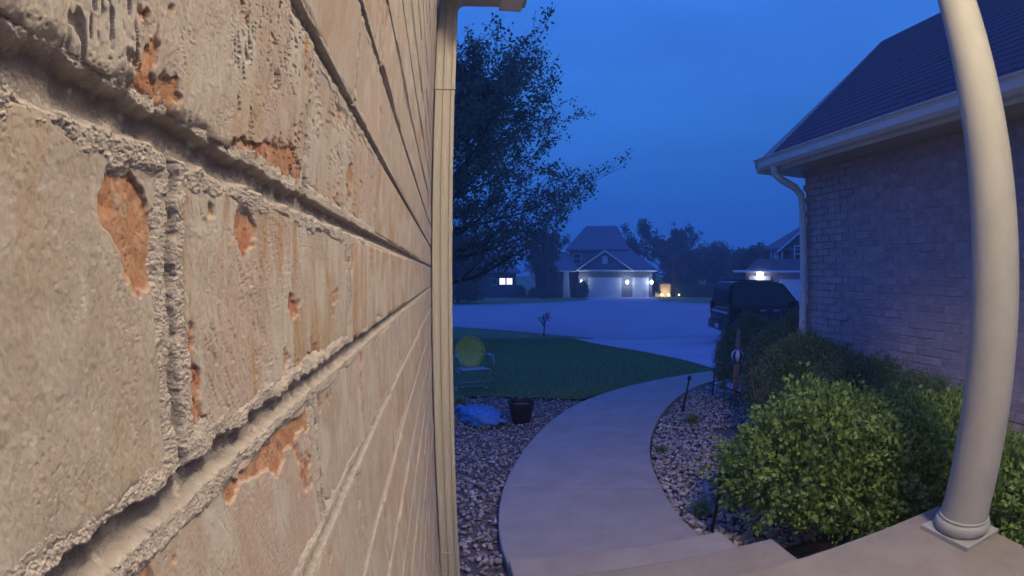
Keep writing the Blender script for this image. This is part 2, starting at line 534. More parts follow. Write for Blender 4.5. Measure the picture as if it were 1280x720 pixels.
for nm, pl in (('kerb', street_near[:6]), ('kerb', street_far[2:6][::-1]), ('kerb', street_far[6:])):
    b = MB()
    for (x0, y0), (x1, y1) in zip(pl, pl[1:]):
        n = max(1, int(math.hypot(x1-x0, y1-y0) / 3))
        for i in range(n):
            a = Vector((x0 + (x1-x0)*i/n, y0 + (y1-y0)*i/n, 0)); c = Vector((x0 + (x1-x0)*(i+1)/n, y0 + (y1-y0)*(i+1)/n, 0))
            a.z, c.z = gz(a.y), gz(c.y)
            d = (c-a).normalized(); q = Vector((-d.y, d.x, 0)) * .09
            lo, hi = Vector((0, 0, -.08)), Vector((0, 0, .035))
            v = [b.bm.verts.new(p) for p in (a-q+lo, a+q+lo, c+q+lo, c-q+lo, a-q*.7+hi, a+q*.7+hi, c+q*.7+hi, c-q*.7+hi)]
            for f in ((0,3,2,1),(4,5,6,7),(0,1,5,4),(1,2,6,5),(2,3,7,6),(3,0,4,7)): b.bm.faces.new([v[i] for i in f])
    tag(b.build(nm, M['kerb']), None, None, None, 'structure')

bed_l = [(-.30, 1.48), (.32, 1.48)] + [tuple(p) for p in WL[4:33]] + [(1.93, 7.1), (1.63, 7.22), (.96, 7.49), (.12, 7.65), (-4, 7.95), (-4, 2.3), (-.30, 2.3)]
bed_r = [(1.55, 1.48), (2.3, 1.48), (2.36, -1.5), (3.79, -1.5), (3.79, 4.55), (4.45, 4.55), (4.4, 7.6)] + [tuple(p) for p in WR[44:3:-1]]
sheet('bed_soil', bed_l, M['soil'], -.075, 'dark soil of the planting bed between brick wall and walkway')
sheet('bed_soil', bed_r, M['soil'], -.075, 'dark soil of the planting bed along the garage wing')

# ------------------------------------------------------------------ pebbles and grass
def ico(sub):
    bm = bmesh.new(); bmesh.ops.create_icosphere(bm, subdivisions=sub, radius=1)
    V = np.array([v.co[:] for v in bm.verts]); F = np.array([[v.index for v in f.verts] for f in bm.faces]); bm.free()
    return V, F

def rots(n, tilt=1.0):
    a = rng.uniform(0, 2*np.pi, n); b = rng.normal(0, .35*tilt, n); c = rng.normal(0, .35*tilt, n)
    ca, sa, cb, sb, cc, sc = np.cos(a), np.sin(a), np.cos(b), np.sin(b), np.cos(c), np.sin(c)
    o, z = np.ones(n), np.zeros(n)
    Z = np.array([[ca, -sa, z], [sa, ca, z], [z, z, o]]).transpose(2, 0, 1)
    X = np.array([[o, z, z], [z, cb, -sb], [z, sb, cb]]).transpose(2, 0, 1)
    Y = np.array([[cc, z, sc], [z, o, z], [-sc, z, cc]]).transpose(2, 0, 1)
    return Z @ X @ Y

def pebbles(name, poly, n, smin, smax, tone, label, box, skip=None):
    x = rng.uniform(box[0], box[1], n*6); y = rng.uniform(box[2], box[3], n*6)
    ok = inside(poly, x, y) & (dist_poly(poly, x, y) > .02)
    if skip is not None: ok &= ~skip(x, y)
    # near pebbles count most: thin them out with distance
    ok &= rng.uniform(0, 1, len(x)) < np.clip(4.2 / np.hypot(x, y), .25, 1) ** 1.1
    x, y = x[ok][:n], y[ok][:n]
    n = len(x)
    s = smin + (smax - smin) * rng.beta(1.4, 2.6, n)
    sc = np.c_[s * rng.uniform(.9, 1.4, n), s * rng.uniform(.7, 1.05, n), s * rng.uniform(.45, .75, n)]
    near = np.hypot(x, y) < 4.0
    z = np.interp(y, *KN) - .07 + sc[:, 2] * .6 + rng.uniform(0, .03, n)
    tn = tone(n)
    VV, FF, TT, base = [], [], [], 0
    for sub, sel in ((2, near), (1, ~near)):
        V0, F0 = ico(sub)
        k = int(sel.sum())
        warp = np.ones((k, len(V0)))
        for _ in range(4):
            d = rng.normal(size=(k, 3)); d /= np.linalg.norm(d, axis=1)[:, None]
            warp *= 1 - .32 * np.clip(np.einsum('ij,kj->ik', d, V0) - .35, 0, 1)
        V = V0[None] * sc[sel][:, None, :] * warp[:, :, None]
        V = np.einsum('nij,nkj->nki', rots(k), V) + np.c_[x[sel], y[sel], z[sel]][:, None, :]
        VV.append(V.reshape(-1, 3)); FF.append((F0[None] + (np.arange(k) * len(V0))[:, None, None]).reshape(-1, 3) + base)
        TT.append(np.repeat(tn[sel], len(V0))); base += k * len(V0)
    o = np_mesh(name, np.concatenate(VV), np.concatenate(FF), M['pebble'], None, True, {'tone': ('FLOAT', np.concatenate(TT))})
    return tag(o, label, None, None, 'stuff')

pebbles('gravel', bed_l, 5600, .009, .029, lambda n: np.clip(rng.beta(1.4, 2.6, n) * .9, 0, 1), 'mixed brown and grey pebbles covering the bed beside the brick wall', (-.6, 2.2, 1.5, 7.7))
pebbles('gravel', bed_r, 6000, .012, .036, lambda n: np.clip(rng.beta(1.8, 2.2, n), 0, 1), 'pale pinkish river pebbles in the bed right of the walkway', (1.4, 4.6, 1.5, 7.7), lambda x, y: ((x > 2.9) & (y < 5.0)) | ((x > 1.80) & (y < 2.35)))

def blades(name, poly, n, box, h, label, m):
    x = rng.uniform(box[0], box[1], n*2); y = box[2] + (box[3]-box[2]) * rng.uniform(0, 1, n*2) ** 1.6
    ok = inside(poly, x, y)
    x, y = x[ok][:n], y[ok][:n]; n = len(x)
    a = rng.uniform(0, 2*np.pi, n); w = rng.uniform(.003, .007, n) * np.clip(y/8, 1, 3); hh = h * rng.uniform(.6, 1.3, n)
    lean = rng.normal(0, .02, (n, 2))
    z = np.interp(y, *KN) - .045
    A = np.c_[x + np.cos(a)*w, y + np.sin(a)*w, z]; B = np.c_[x - np.cos(a)*w, y - np.sin(a)*w, z]
    T = np.c_[x + lean[:, 0], y + lean[:, 1], z + hh]
    V = np.stack([A, B, T], 1).reshape(-1, 3)
    F = np.arange(3*n).reshape(-1, 3)
    o = np_mesh(name, V, F, m, None, False, {'tone': ('FLOAT', np.repeat(rng.uniform(0, 1, n), 3))})
    return tag(o, label, None, None, 'stuff')
blades('grass', lawn_pts, 90000, (-2, 5.4, 7.0, 17), .055, 'short mown grass blades on the front lawn', M['blade'])

# ------------------------------------------------------------------ brick wall right beside the lens
WX = -.058                         # wall plane
COURSE, PITCHU = .072, .2045
Z0 = 1.616                         # centre of the bed joint just below the lens
PX = 512.0                         # pixels per radian in the scored picture
wall = thing('brick_wall', 'worn whitewashed brick house wall filling the near side beside the lens', 'wall', (WX, 0, 0))

def in_frame(y, z, pad=40):
    x = WX
    c, s = math.cos(YAW), math.sin(YAW)
    vx, vy, vz = x*c - y*s, x*s + y*c, z - EYE
    c, s = math.cos(PITCH), math.sin(PITCH)
    vy, vz = vy*c + vz*s, -vy*s + vz*c
    n = np.sqrt(vx*vx + vy*vy + vz*vz)
    th = np.arccos(vy/n); q = np.hypot(vx, vz)
    px, py = 640 + 640*th*vx/q, 360 - 640*th*vz/q
    return (px > -pad) & (px < 1280+pad) & (py > -pad) & (py < 720+pad)

def lines(a, b, extra=()):
    """sample positions along the wall: even steps as seen by the lens"""
    al0, al1 = math.atan2(-WX, max(a, .03)), math.atan2(-WX, b)
    k = max(2, int((al0 - al1) * PX / (1.0 if a < .3 else 1.7)))
    al = np.linspace(al0, al1, k + 1)
    y = -WX / np.tan(al)
    y = np.unique(np.round(np.r_[a, y[(y > a) & (y < b)], b, [e for e in extra if a < e < b]], 6))
    return y

def vlines(z0, z1, y, extra=()):
    rho = math.hypot(y, WX)
    near = min(abs(z0-EYE), abs(z1-EYE)) if (z0-EYE)*(z1-EYE) > 0 else 0
    rho = math.hypot(rho, near)
    st = np.clip((1.0 if y < .29 else 2.1 if y < .55 else 3.4) * rho / PX, .00015, .03)
    k = max(2, int((z1-z0)/st))
    return np.unique(np.round(np.r_[np.linspace(z0, z1, k+1), [e for e in extra if z0 < e < z1]], 6))

def grid_faces(nu, nv):
    i = np.arange((nu-1)*(nv-1)); r, c = i // (nv-1), i % (nv-1)
    a = r*nv + c
    return np.c_[a, a+nv, a+nv+1, a+1]

# places where the fired skin has flaked off: (y, z, ry, rz, strength)
FLAKES = [(.0795, 1.672, .0095, .0075, .42), (.085, 1.661, .0068, .0105, .42), (.0925, 1.640, .0026, .020, .36), (.155, 1.695, .034, .0045, .40), (.125, 1.722, .016, .018, .20),
          (.19, 1.699, .03, .006, .28), (.155, 1.604, .05, .0042, .34), (.205, 1.601, .025, .004, .30), (.115, 1.676, .010, .007, .26),
          (.14, 1.674, .012, .006, .24), (.30, 1.672, .02, .012, .22), (.185, 1.588, .008, .012, .22), (.255, 1.600, .02, .005, .24), (.075, 1.70, .02, .02, .18)]

def joints(row):
    """head joint positions of a course"""
    r = random.Random(row * 31 + 5)
    off = .097 if row % 2 == 0 else (.200 if row != -1 else .212)
    ks = range(-4, 14)
    return [off + PITCHU*k + (0 if (row in (0, 1, -1) and k in (0, 1)) else r.uniform(-.004, .004)) for k in ks]

STYLE = {(0, 0): 'sandy', (0, 1): 'streak', (1, 1): 'scratch', (1, 0): 'scratch', (-1, 1): 'smooth', (-1, 0): 'smooth'}
def brick_surface(Y, Z, y0, y1, z0, z1, seed, style, du, dv):
    """height above the wall plane in mm and the wear colours, for sample grids Y, Z (metres)"""
    u, v = (Y-y0)*1000, (Z-z0)*1000
    Lu, Lv = (y1-y0)*1000, (z1-z0)*1000
    f = lambda feat: np.clip(1.6*feat/np.maximum(du, .05), 0, 1)     # fade relief finer than the sampling
    e = np.minimum(np.minimum(u, Lu-u), np.minimum(v, Lv-v))
    e = e + 2.4*(fbm(u/7, v/7, seed, 4)-.5)*2*f(4)
    d = -np.where(e < 2.8, np.clip(2.8-e, 0, 9)**2/9, 0)
    d = d + 1.8*(fbm(u/70, v/35, seed+11, 3)-.5)
    fine = fbm(u/.9, v/1.1, seed+20, 3)-.5
    st = fbm(u/3.2, v/34, seed+23, 3)                                 # vertical drag marks of the cut face
    st2 = n2(u/1.1, v/14, seed+29)
    tick = sstep(.66, .78, n2((u+.45*v)/1.15, v/4.6, seed+31)) * sstep(.42, .6, fbm(u/14, v/18, seed+33, 2))
    pit = sstep(.26, .10, worley(u/1.7, v/1.7, seed+37)) * sstep(.5, .66, fbm(u/9, v/9, seed+38, 2))
    bias = np.zeros_like(u)
    for fy, fz, ry, rz, s in FLAKES:
        bias = bias + s*np.exp(-(((Y-fy)/ry)**2 + ((Z-fz)/rz)**2)**1.5)
    lo = {'sandy': -.14, 'smooth': -.06, 'streak': -.05, 'scratch': -.01}[style]
    pn = fbm(u/20, v/26, seed+41, 5) + .10*np.exp(-np.clip(e, 0, 50)/5) + .16*(fbm(u/2.6, v/5, seed+45, 3)-.5) + bias + lo
    peel = sstep(.612, .655, pn - .12*sstep(.20, .5, Y) - .03)
    och = sstep(.52, .70, fbm(u/9, v/60, seed+51, 4)) * {'sandy': .35, 'smooth': .3, 'streak': .9, 'scratch': .5}[style]
    wht = sstep(.48, .7, fbm(u/16, v/28, seed+55, 4)) * {'sandy': .35, 'smooth': .8, 'streak': .75, 'scratch': .7}[style]
    if style == 'sandy':
        d = d + .26*fine*f(.5) - .13*pit*f(1) + .16*(fbm(u/5, v/5, seed+60, 4)-.5)*f(2)
    elif style == 'smooth':
        d = d + .26*fine*f(.5) + .5*(st-.5)*f(2) - .3*tick*f(.6) - .1*pit*f(1)
    elif style == 'streak':
        d = d + .30*fine*f(.5) + .5*(st-.5)*f(2) + .2*(st2-.5)*f(.7) - .4*tick*f(.6) - .12*pit*f(1)
    else:
        d = d + .36*fine*f(.5) + 1.2*(st-.5)*f(2) + .4*(st2-.5)*f(.7) - 1.7*tick*f(.6) - .25*pit*f(1)
    d = d - peel*(.9 + .9*(fbm(u/2.2, v/3.4, seed+71, 3)-.4)*f(1.2))
    return d, np.stack([peel, och*(1-peel), wht*(1-peel), np.ones_like(u)], -1)

def hires_brick(y0, y1, row, idx, proud):
    z0, z1 = Z0 + COURSE*row + .0052, Z0 + COURSE*(row+1) - .0052
    ys = lines(max(y0, .030), y1, (y0+.002, y0+.006, y1-.006, y1-.002))
    zs = vlines(z0, z1, max(y0, .03), (z0+.002, z0+.006, z1-.006, z1-.002))
    du = np.gradient(ys)*1000
    style = STYLE.get((row, idx)) or random.Random(row*71+idx*13).choice(['smooth', 'streak', 'scratch', 'streak', 'sandy'])
    Y, Z = np.meshgrid(ys, zs, indexing='ij')
    seed = (row*1009 + idx*131 + 7) % 100000
    d, wear = brick_surface(Y, Z, y0, y1, z0, z1, seed, style, np.broadcast_to(du[:, None], Y.shape), 0)
    d = d + proud
    # skirt: the outer ring drops back into the wall
    Y = np.pad(Y, 1, 'edge'); Z = np.pad(Z, 1, 'edge'); d = np.pad(d, 1, constant_values=-16)
    wear = np.pad(wear, ((1, 1), (1, 1), (0, 0)), 'edge')
    V = np.stack([d/1000, Y, Z], -1).reshape(-1, 3)
    F = grid_faces(*Y.shape)
    o = np_mesh('brick', V, F, M['worn'], wall, True, {'wear': ('FLOAT_COLOR', wear.reshape(-1, 4))}, local=True)
    return len(V)

def mortar_patch(y0, y1, z0, z1, rowj, heads, acc, ref):
    """joint surface on a patch: tooled groove with crumbly grit lips"""
    ys = lines(max(y0, .030), y1, np.linspace(y0, y1, 6)); zs = vlines(z0, z1, max(y0, .03), [zj + q for zj in rowj for q in (-.0062, -.0046, -.0034, -.0018, 0, .0018, .0034, .0046, .0062)])
    Y, Z = np.meshgrid(ys, zs, indexing='ij')
    du = np.broadcast_to((np.gradient(ys)*1000)[:, None], Y.shape)
    f = lambda feat: np.clip(1.6*feat/np.maximum(du, .05), 0, 1)
    db = np.full(Y.shape, 99.0)
    for zj in rowj: db = np.minimum(db, np.abs(Z - zj)*1000)
    dh = np.full(Y.shape, 99.0)
    for yj, a, b in heads:
        dz = np.maximum(np.maximum(a - Z, Z - b), 0)*1000
        dh = np.minimum(dh, np.hypot((Y-yj)*1000, dz))
    u, v = Y*1000, Z*1000
    rag = (fbm(u/5, v/5, 301, 4)-.5)*2
    s = np.minimum(db - 3.7, dh - 1.8) + 2.0*rag*f(3)
    wid = 3.6 + 7.0*(fbm(u/12, v/12, 311, 5)-.45)*f(8)
    lump = 1 - worley(u/1.25 + rag, v/1.25, 321)
    lump2 = 1 - worley(u/.6, v/.6, 331)
    groove = -2.5 - 1.1*np.cos(np.clip(np.minimum(db/5, dh/3.2), 0, 1)*1.57) + .5*(fbm(u/3, v/2, 341, 3)-.5)*f(2)
    grit = -.62 + (.30*lump + .40*lump2 + .5*(fbm(u/.45, v/.45, 335, 2)-.5))*f(.7) + .45*(1-f(.7)) + .8*rag*f(3)
    out = -np.clip(s - wid, 0, 99)*.55
    t = sstep(-1.3, .5, s)
    d = groove*(1-t) + (grit + out)*t
    g = np.clip(t*(.62 + .7*(fbm(u/2.4, v/2.4, 353, 4)-.3)), 0, 1) + .12*(fbm(u/9, v/9, 351, 3)-.5)
    # a thin skim of grit stuck inside the groove here and there
    g = np.clip(np.maximum(g, sstep(.60, .72, fbm(u/4, v/3, 361, 4))*.7*(1-t)), 0, 1)
    n0 = sum(len(a) for a in acc['V'])
    acc['V'].append(np.stack([np.maximum(d, -15)/1000, Y, Z], -1).reshape(-1, 3))
    acc['F'].append(grid_faces(*Y.shape) + n0)
    acc['G'].append(g.reshape(-1))

WEND, WTOP = 2.30, 2.80
acc = dict(V=[], F=[], G=[])
plain = MB()
nhi = nv_tot = 0
rows = range(-int(Z0/COURSE), int((WTOP-Z0)/COURSE))
for row in rows:
    zc = Z0 + COURSE*(row+.5)
    js = joints(row)
    for i, (a, b) in enumerate(zip(js, js[1:])):
        idx = i - 3            # 0 = the brick ending at the first joint ahead of the lens
        y0, y1 = a + .0045, min(b - .0045, WEND)
        if y0 > WEND - .02 or y1 < -.5: continue
        yy = np.linspace(max(y0, .032), max(y1, .033), 7); zz = np.array([zc-.034, zc, zc+.034])
        Yg, Zg = np.meshgrid(yy, zz)
        vis = y1 > .034 and bool(in_frame(Yg, Zg).any())
        proud = random.Random(row*17+i).uniform(-1.0, 1.0) if y0 < .6 else random.Random(row*17+i).uniform(-1.3, 1.3)
        if vis:
            nv_tot += hires_brick(y0, y1, row, idx, proud); nhi += 1
            zb = Z0 + COURSE*row
            # head joint at the far end of this brick
            if b < WEND - .02:
                mortar_patch(b-.0125, b+.0125, zb+.0085, zb+COURSE-.0085, (), [(b, zb, zb+COURSE)], acc, 0)
        else:
            plain.box(-.05, proud/1000, y0, y1, zc-COURSE/2+.0052, zc+COURSE/2-.0052, .004)
for row in rows:
    zj = Z0 + COURSE*row
    edges = np.r_[.032, .06, .10, .16, .26, .42, .7, 1.1, 1.6, WEND]
    for a, b in zip(edges, edges[1:]):
        Yg, Zg = np.meshgrid(np.linspace(a, b, 5), np.array([zj-.012, zj, zj+.012]))
        if in_frame(Yg, Zg).any():
            hd = [(y, z0, z0+COURSE) for rr, z0 in ((row, zj), (row-1, zj-COURSE)) for y in joints(rr) if a-.02 < y < b+.02]
            mortar_patch(a, b, zj-.0135, zj+.0135, (zj,), hd, acc, 0)
mo = np_mesh('mortar', np.concatenate(acc['V']), np.concatenate(acc['F']), M['mortar'], wall, True, {'grit': ('FLOAT', np.concatenate(acc['G']))})
pm = plain.build('brick', M['plain_brick'], wall); pm['kind'] = 'stuff'
MB().box(-.26, -.0125, -.9, WEND, -.1, WTOP).build('backing', M['core'], wall)
print('near bricks', nhi, 'verts', nv_tot, 'mortar', len(mo.data.vertices), flush=True)

# ------------------------------------------------------------------ downspout, eave and gutter at the end of the wall
ds = thing('downspout', 'cream ribbed aluminium downspout at the far end of the near brick wall', 'downspout', (WX+.04, 1.9, 0))
def ribbed(z0, z1, x0, x1, y0, y1, name, par):
    b = MB()
    n = 5; pts = []
    for i in range(n):                      # corrugated front face, towards the porch
        xa = x0 + (x1-x0)*i/n; xb = x0 + (x1-x0)*(i+1)/n
        pts += [(xa + .002, y0 + (.0035 if i % 2 else 0)), (xb - .002, y0 + (.0035 if i % 2 else 0))]
    for i in range(3):
        ya = y0 + (y1-y0)*i/3; yb = y0 + (y1-y0)*(i+1)/3
        pts += [(x1 - (.0035 if i % 2 else 0), ya + .003), (x1 - (.0035 if i % 2 else 0), yb - .003)]
    pts += [(x1-.003, y1), (x0+.003, y1), (x0, y1-.003), (x0, y0+.003)]
    b.prism(pts, 'z', z0, z1)
    return b.build(name, M['vinyl'], par, world=True)
ribbed(.12, 2.36, WX+.004, .020, 1.86, 1.925, 'pipe', ds)
ribbed(2.362, 2.74, WX+.002, .022, 1.857, 1.928, 'pipe', ds)
ribbed(.10, .54, WX+.002, .0225, 1.857, 1.928, 'collar', ds)
b = MB()
pr = [(0.022, 2.735), (.024, 2.752), (.034, 2.765), (.05, 2.771), (.30, 2.778), (.30, 2.85), (WX+.002, 2.85), (WX+.002, 2.735)]
b.prism(pr, 'y', 1.858, 1.927); b.build('elbow', M['vinyl'], ds, world=True)
b = MB(); b.prism([(WX+.004, .13), (.020, .13), (.020, .10), (.10, .02), (.06, -.03), (-.01, .03), (WX+.004, .08)], 'y', 1.862, 1.923); b.build('outlet', M['vinyl'], ds, world=True)
ev = thing('eave', 'pale boxed eave with gutter above the downspout', 'eave', (.1, 1.75, 2.77))
MB().box(WX+.003, .20, 1.55, 1.955, 2.792, 2.95).build('soffit', M['vinyl'], ev, world=True)
MB().prism([(.195, 2.775), (.285, 2.775), (.30, 2.80), (.30, 2.88), (.31, 2.90), (.195, 2.90)], 'y', 1.50, 1.96).build('gutter', M['white_trim'], ev, world=True)

# ------------------------------------------------------------------ porch
px0, px1, py1, pz = -.06, 2.36, 1.475, .51
b = MB(); b.box(px0+.003, px1, -1.6, py1, -.1, pz, .012)
tag(b.build('porch_floor', M['porch_concrete']), 'worn tan concrete porch floor under the column', kind='structure')
b = MB(); b.box(.285, 1.57, py1+.002, 1.93, -.1, .34, .012)
tag(b.build('step', M['porch_concrete']), 'upper concrete step just below the porch floor', kind='structure')
b = MB(); b.box(.287, 1.535, 1.932, 2.38, -.1, .17, .012)
tag(b.build('step', M['concrete']), 'lower concrete step where the walkway begins', kind='structure')

cx, cy = 2.215, 1.208
colm = thing('porch_column', 'tall round cream porch column with moulded base on square plinth', 'column', (cx, cy, pz))
MB().box(cx-.148, cx+.148, cy-.152, cy+.152, pz-.002, pz+.022, .004).build('plinth', M['column'], colm, world=True)
prof = [(.128, pz+.020)]
for k in range(13):
    a = -math.pi/2 + math.pi*k/12
    prof.append((.128 + .020*math.cos(a)*1.0, pz+.052+.030*math.sin(a)))
prof += [(.134, pz+.084), (.134, pz+.092), (.1285, pz+.096)]
b = MB(); b.lathe(prof, cx, cy, 64); b.build('base_moulding', M['column'], colm, 'auto', world=True)
sh = [(.1275, pz+.094)]
for k in range(1, 41):
    t = k/40
    sh.append((.1225 - .004*t - .019*t**2.2 + (.004 if k == 1 else 0)*0, pz+.10+(3.00-pz)*t))
b = MB(); b.lathe(sh, cx, cy, 64); b.build('shaft', M['column'], colm, 'auto', world=True)
b = MB(); b.lathe([(.103, 3.09), (.125, 3.108), (.13, 3.12), (.13, 3.13)], cx, cy, 48).box(cx-.15, cx+.15, cy-.15, cy+.15, 3.132, 3.16); b.build('capital', M['column'], colm, 'auto', world=True)

roof = thing('porch_roof', 'white boarded porch ceiling and beams carried by the cream column', 'roof', (1.1, 0, 3.16))
MB().box(px0-.2, 2.5, -1.6, 1.35, 4.12, 4.20).build('ceiling', M['white_trim'], roof, world=True)
MB().box(px0+.004, 2.34, 1.09, 1.34, 3.162, 4.118).build('beam', M['white_trim'], roof, world=True)
MB().box(2.07, 2.32, -1.6, 1.088, 3.162, 4.118).build('beam', M['white_trim'], roof, world=True)

LX, LY, LZ = 1.38, -.28, 4.09
lamp = thing('porch_lamp', 'round warm glass lamp under the porch ceiling', 'lamp', (LX, LY, 4.12))
b = MB(); b.lathe([(.02, 4.119), (.15, 4.119), (.15, 4.10), (.12, 4.09), (.02, 4.09)], LX, LY, 32); b.build('canopy', M['iron'], lamp, 'auto', world=True)
b = MB(); b.ball((LX, LY, LZ), .115, 3, (1, 1, .7)); b.build('globe', M['lamp_warm'], lamp, True, world=True)
def bulb(name, loc, col, watt, r, parent):
    l = bpy.data.lights.new(name, 'POINT'); l.color = col; l.energy = watt; l.shadow_soft_size = r
    o = bpy.data.objects.new(name, l); COL.objects.link(o)
    o.parent = parent; o.location = Vector(loc) - origin(parent)
    return o
bulb('bulb', (LX, LY, LZ-.14), (1, .825, .61), 280, .2, lamp)

# ------------------------------------------------------------------ garage wing on the right
wing = thing('garage_wing', 'brick garage wing with steep dark shingle roof right of the walkway', 'building', (5.9, 1.0, 0))
XW, YW = 3.80, 4.53
MB().box(XW+.03, 8.0, -4.0, YW-.03, -.6, 2.82).build('wall', M['wing_mortar'], wing, world=True)
wb = MB(); wb.box(-.05, .012, -.0965, .0965, -.0305, .0305, .005)
me0 = None
variants = []
for k in range(5):
    q = MB(); q.box(-.004, .05, -.0965, .0965, -.0305, .0305)
    bmesh.ops.bevel(q.bm, geom=q.bm.edges[:], offset=.003, segments=1, affect='EDGES')
    r = random.Random(k)
    for v in q.bm.verts: v.co += Vector((r.uniform(-.0025, .0025), r.uniform(-.003, .003), r.uniform(-.0025, .0025)))
    bmesh.ops.recalc_face_normals(q.bm, faces=q.bm.faces[:])
    me = bpy.data.meshes.new('brick'); q.bm.to_mesh(me); q.bm.free(); me.materials.append(M['wing_brick']); variants.append(me)
org = origin(wing)
far = dict(V=[], F=[]); nb = 0
rr = random.Random(3)
cells = []
for row in range(-2, 39):
    z = .036 + .072*row
    if z > 2.80: continue
    y = YW - .10 - (.1015 if row % 2 else 0)
    while y > -3.9:
        cells.append((y, z)); y -= .203
# the bricks that show largest come first
def wing_rank(c):
    y, z = c
    rho = math.hypot(XW, y); az = math.degrees(math.atan2(XW, y))
    vis = az < 65.5 and z > .75 + (0 if y > 1 else .2) and z < 2.80
    return (0 if vis else 1, rho + abs(z - 1.7)*.3)
cells.sort(key=wing_rank)
rest = MB()
for k, (y, z) in enumerate(cells):
    p = Vector((XW + .03 + rr.uniform(-.004, .003), y, z))
    if k < 300:
        o = bpy.data.objects.new('brick', variants[k % 5]); COL.objects.link(o); o.parent = wing
        o.location = p - org
        o.rotation_euler = (0, 0, 0) if k % 2 else (math.pi, 0, 0)
    else:
        rest.box(p.x - .011, p.x + .03, p.y-.0965, p.y+.0965, p.z-.0305, p.z+.0305)
ro = rest.build('brick', M['wing_brick'], wing, world=True); ro['kind'] = 'stuff'
q = MB()                                         # gable brick courses round the corner
for row in range(-4, 39):
    z = .036 + .072*row; x = XW + .14 + (.1015 if row % 2 else 0)
    while x < 7.9:
        q.box(x-.0965, x+.0965, YW-.03, YW-.02, z-.0305, z+.0305); x += .203
ro = q.build('brick', M['wing_brick'], wing, world=True); ro['kind'] = 'stuff'
# roof: eave line at X 3.45, ridge at X 6.0, gable end at Y 4.8
EZ, RZ, RXX = 2.93, 5.10, 6.02
sl = (RZ-EZ)/(RXX-3.45)
b = MB()
nC = 26
for side in (0, 1):
    for k in range(nC):
        t0, t1 = k/nC, (k+1)/nC
        xa, xb = 3.44 + (RXX-3.44)*t0, 3.44 + (RXX-3.44)*t1
        za, zb_ = EZ + sl*(xa-3.45), EZ + sl*(xb-3.45)
        if side: xa, xb = 2*RXX - xa, 2*RXX - xb
        y = 4.83; j = 0; r = random.Random(k*2+side)
        while y > -4.2:
            w = .30 + r.uniform(-.04, .04); lift = .001 + r.uniform(0, .002)
            y2 = max(y - w, -4.2)
            dy = .004
            v = [b.bm.verts.new(p) for p in ((xa, y-dy, za+lift), (xa, y2, za+lift), (xb, y2, zb_-.006), (xb, y-dy, zb_-.006), (xa, y-dy, za-.006), (xa, y2, za-.006))]
            b.bm.faces.new(v[:4]); b.bm.faces.new((v[4], v[5], v[1], v[0]))
            y = y2
so = b.build('shingle', M['shingle'], wing, world=True); so['kind'] = 'stuff'
b = MB()
b.prism([(3.46, EZ-.10), (3.46, EZ-.012), (RXX, RZ-.014), (2*RXX-3.46, EZ-.012), (2*RXX-3.46, EZ-.10), (RXX, RZ-.13)], 'y', -4.2, 4.80)
b.build('roof_deck', M['shingle'], wing, world=True)
b = MB(); b.prism([(XW+.03, 2.82), (2*RXX-XW-.03, 2.82), (RXX, RZ-.14)], 'y', 4.30, YW-.031); b.build('gable', M['wing_mortar'], wing, world=True)
MB().box(3.48, XW+.3, -4.2, 4.79, 2.805, 2.818).build('soffit', M['vinyl'], wing, world=True)
b = MB()
b.prism([(3.475, 2.83), (3.40, 2.83), (3.37, 2.86), (3.37, 2.915), (3.36, 2.935), (3.345, 2.945), (3.345, 2.955), (3.375, 2.955), (3.385, 2.93), (3.385, 2.87), (3.405, 2.845), (3.475, 2.845)], 'y', -4.2, 4.84)
b.build('gutter', M['white_trim'], wing, world=True)
MB().box(3.478, 3.498, -4.2, 4.82, 2.80, 2.95).build('fascia', M['white_trim'], wing, world=True)
b = MB(); b.prism([(3.37, 2.80), (3.37, 2.93), (RXX, RZ-.002), (RXX, RZ-.16), (3.62, 2.80)], 'y', 4.802, 4.825); b.build('rake_board', M['white_trim'], wing, world=True)
b = MB(); b.tube([(3.43, 4.55, 2.84), (3.43, 4.55, 2.76), (3.50, 4.53, 2.70), (3.66, 4.49, 2.62), (3.735, 4.475, 2.54), (3.745, 4.475, 2.42), (3.745, 4.475, .15)], .042, 10)
dsw = b.build('downspout', M['white_trim'], wing, 'auto', world=True)
MB().box(XW-.012, XW+.026, YW-.12, YW+.005, -.4, 2.80).build('corner_board', M['white_trim'], wing, world=True) if False else None

# ------------------------------------------------------------------ foliage
def leaf_cloud(P, D, size, wid, tone, fold=.25):
    """P points, D pointing directions -> kite-shaped folded leaves (4 verts, 2 tris)"""
    n = len(P)
    D = D / np.linalg.norm(D, axis=1)[:, None]
    r = rng.normal(size=(n, 3)); S = np.cross(D, r); S /= np.linalg.norm(S, axis=1)[:, None]
    U = np.cross(S, D)
    L = (size * rng.uniform(.65, 1.25, n))[:, None]; W = L*wid
    a = P; c = P + D*L
    m1 = P + D*L*.5 + S*W*.5 + U*L*fold*.4
    m2 = P + D*L*.5 - S*W*.5 + U*L*fold*.4
    V = np.stack([a, m1, c, m2], 1).reshape(-1, 3)
    i = np.arange(n)*4
    F = np.concatenate([np.c_[i, i+1, i+2], np.c_[i, i+2, i+3]])
    return V, F, np.repeat(np.clip(tone, 0, 1), 4)

def unit(n):
    d = rng.normal(size=(n, 3)); return d/np.linalg.norm(d, axis=1)[:, None]

def lumpy(d, seed, amp, freq):
    x, y, z = d.T
    return 1 + amp*2*(.5*(fbm(x*freq+7, y*freq+z*freq*.7, seed, 3)+fbm(z*freq-3, x*freq*.8-y*freq, seed+9, 3))-.5)

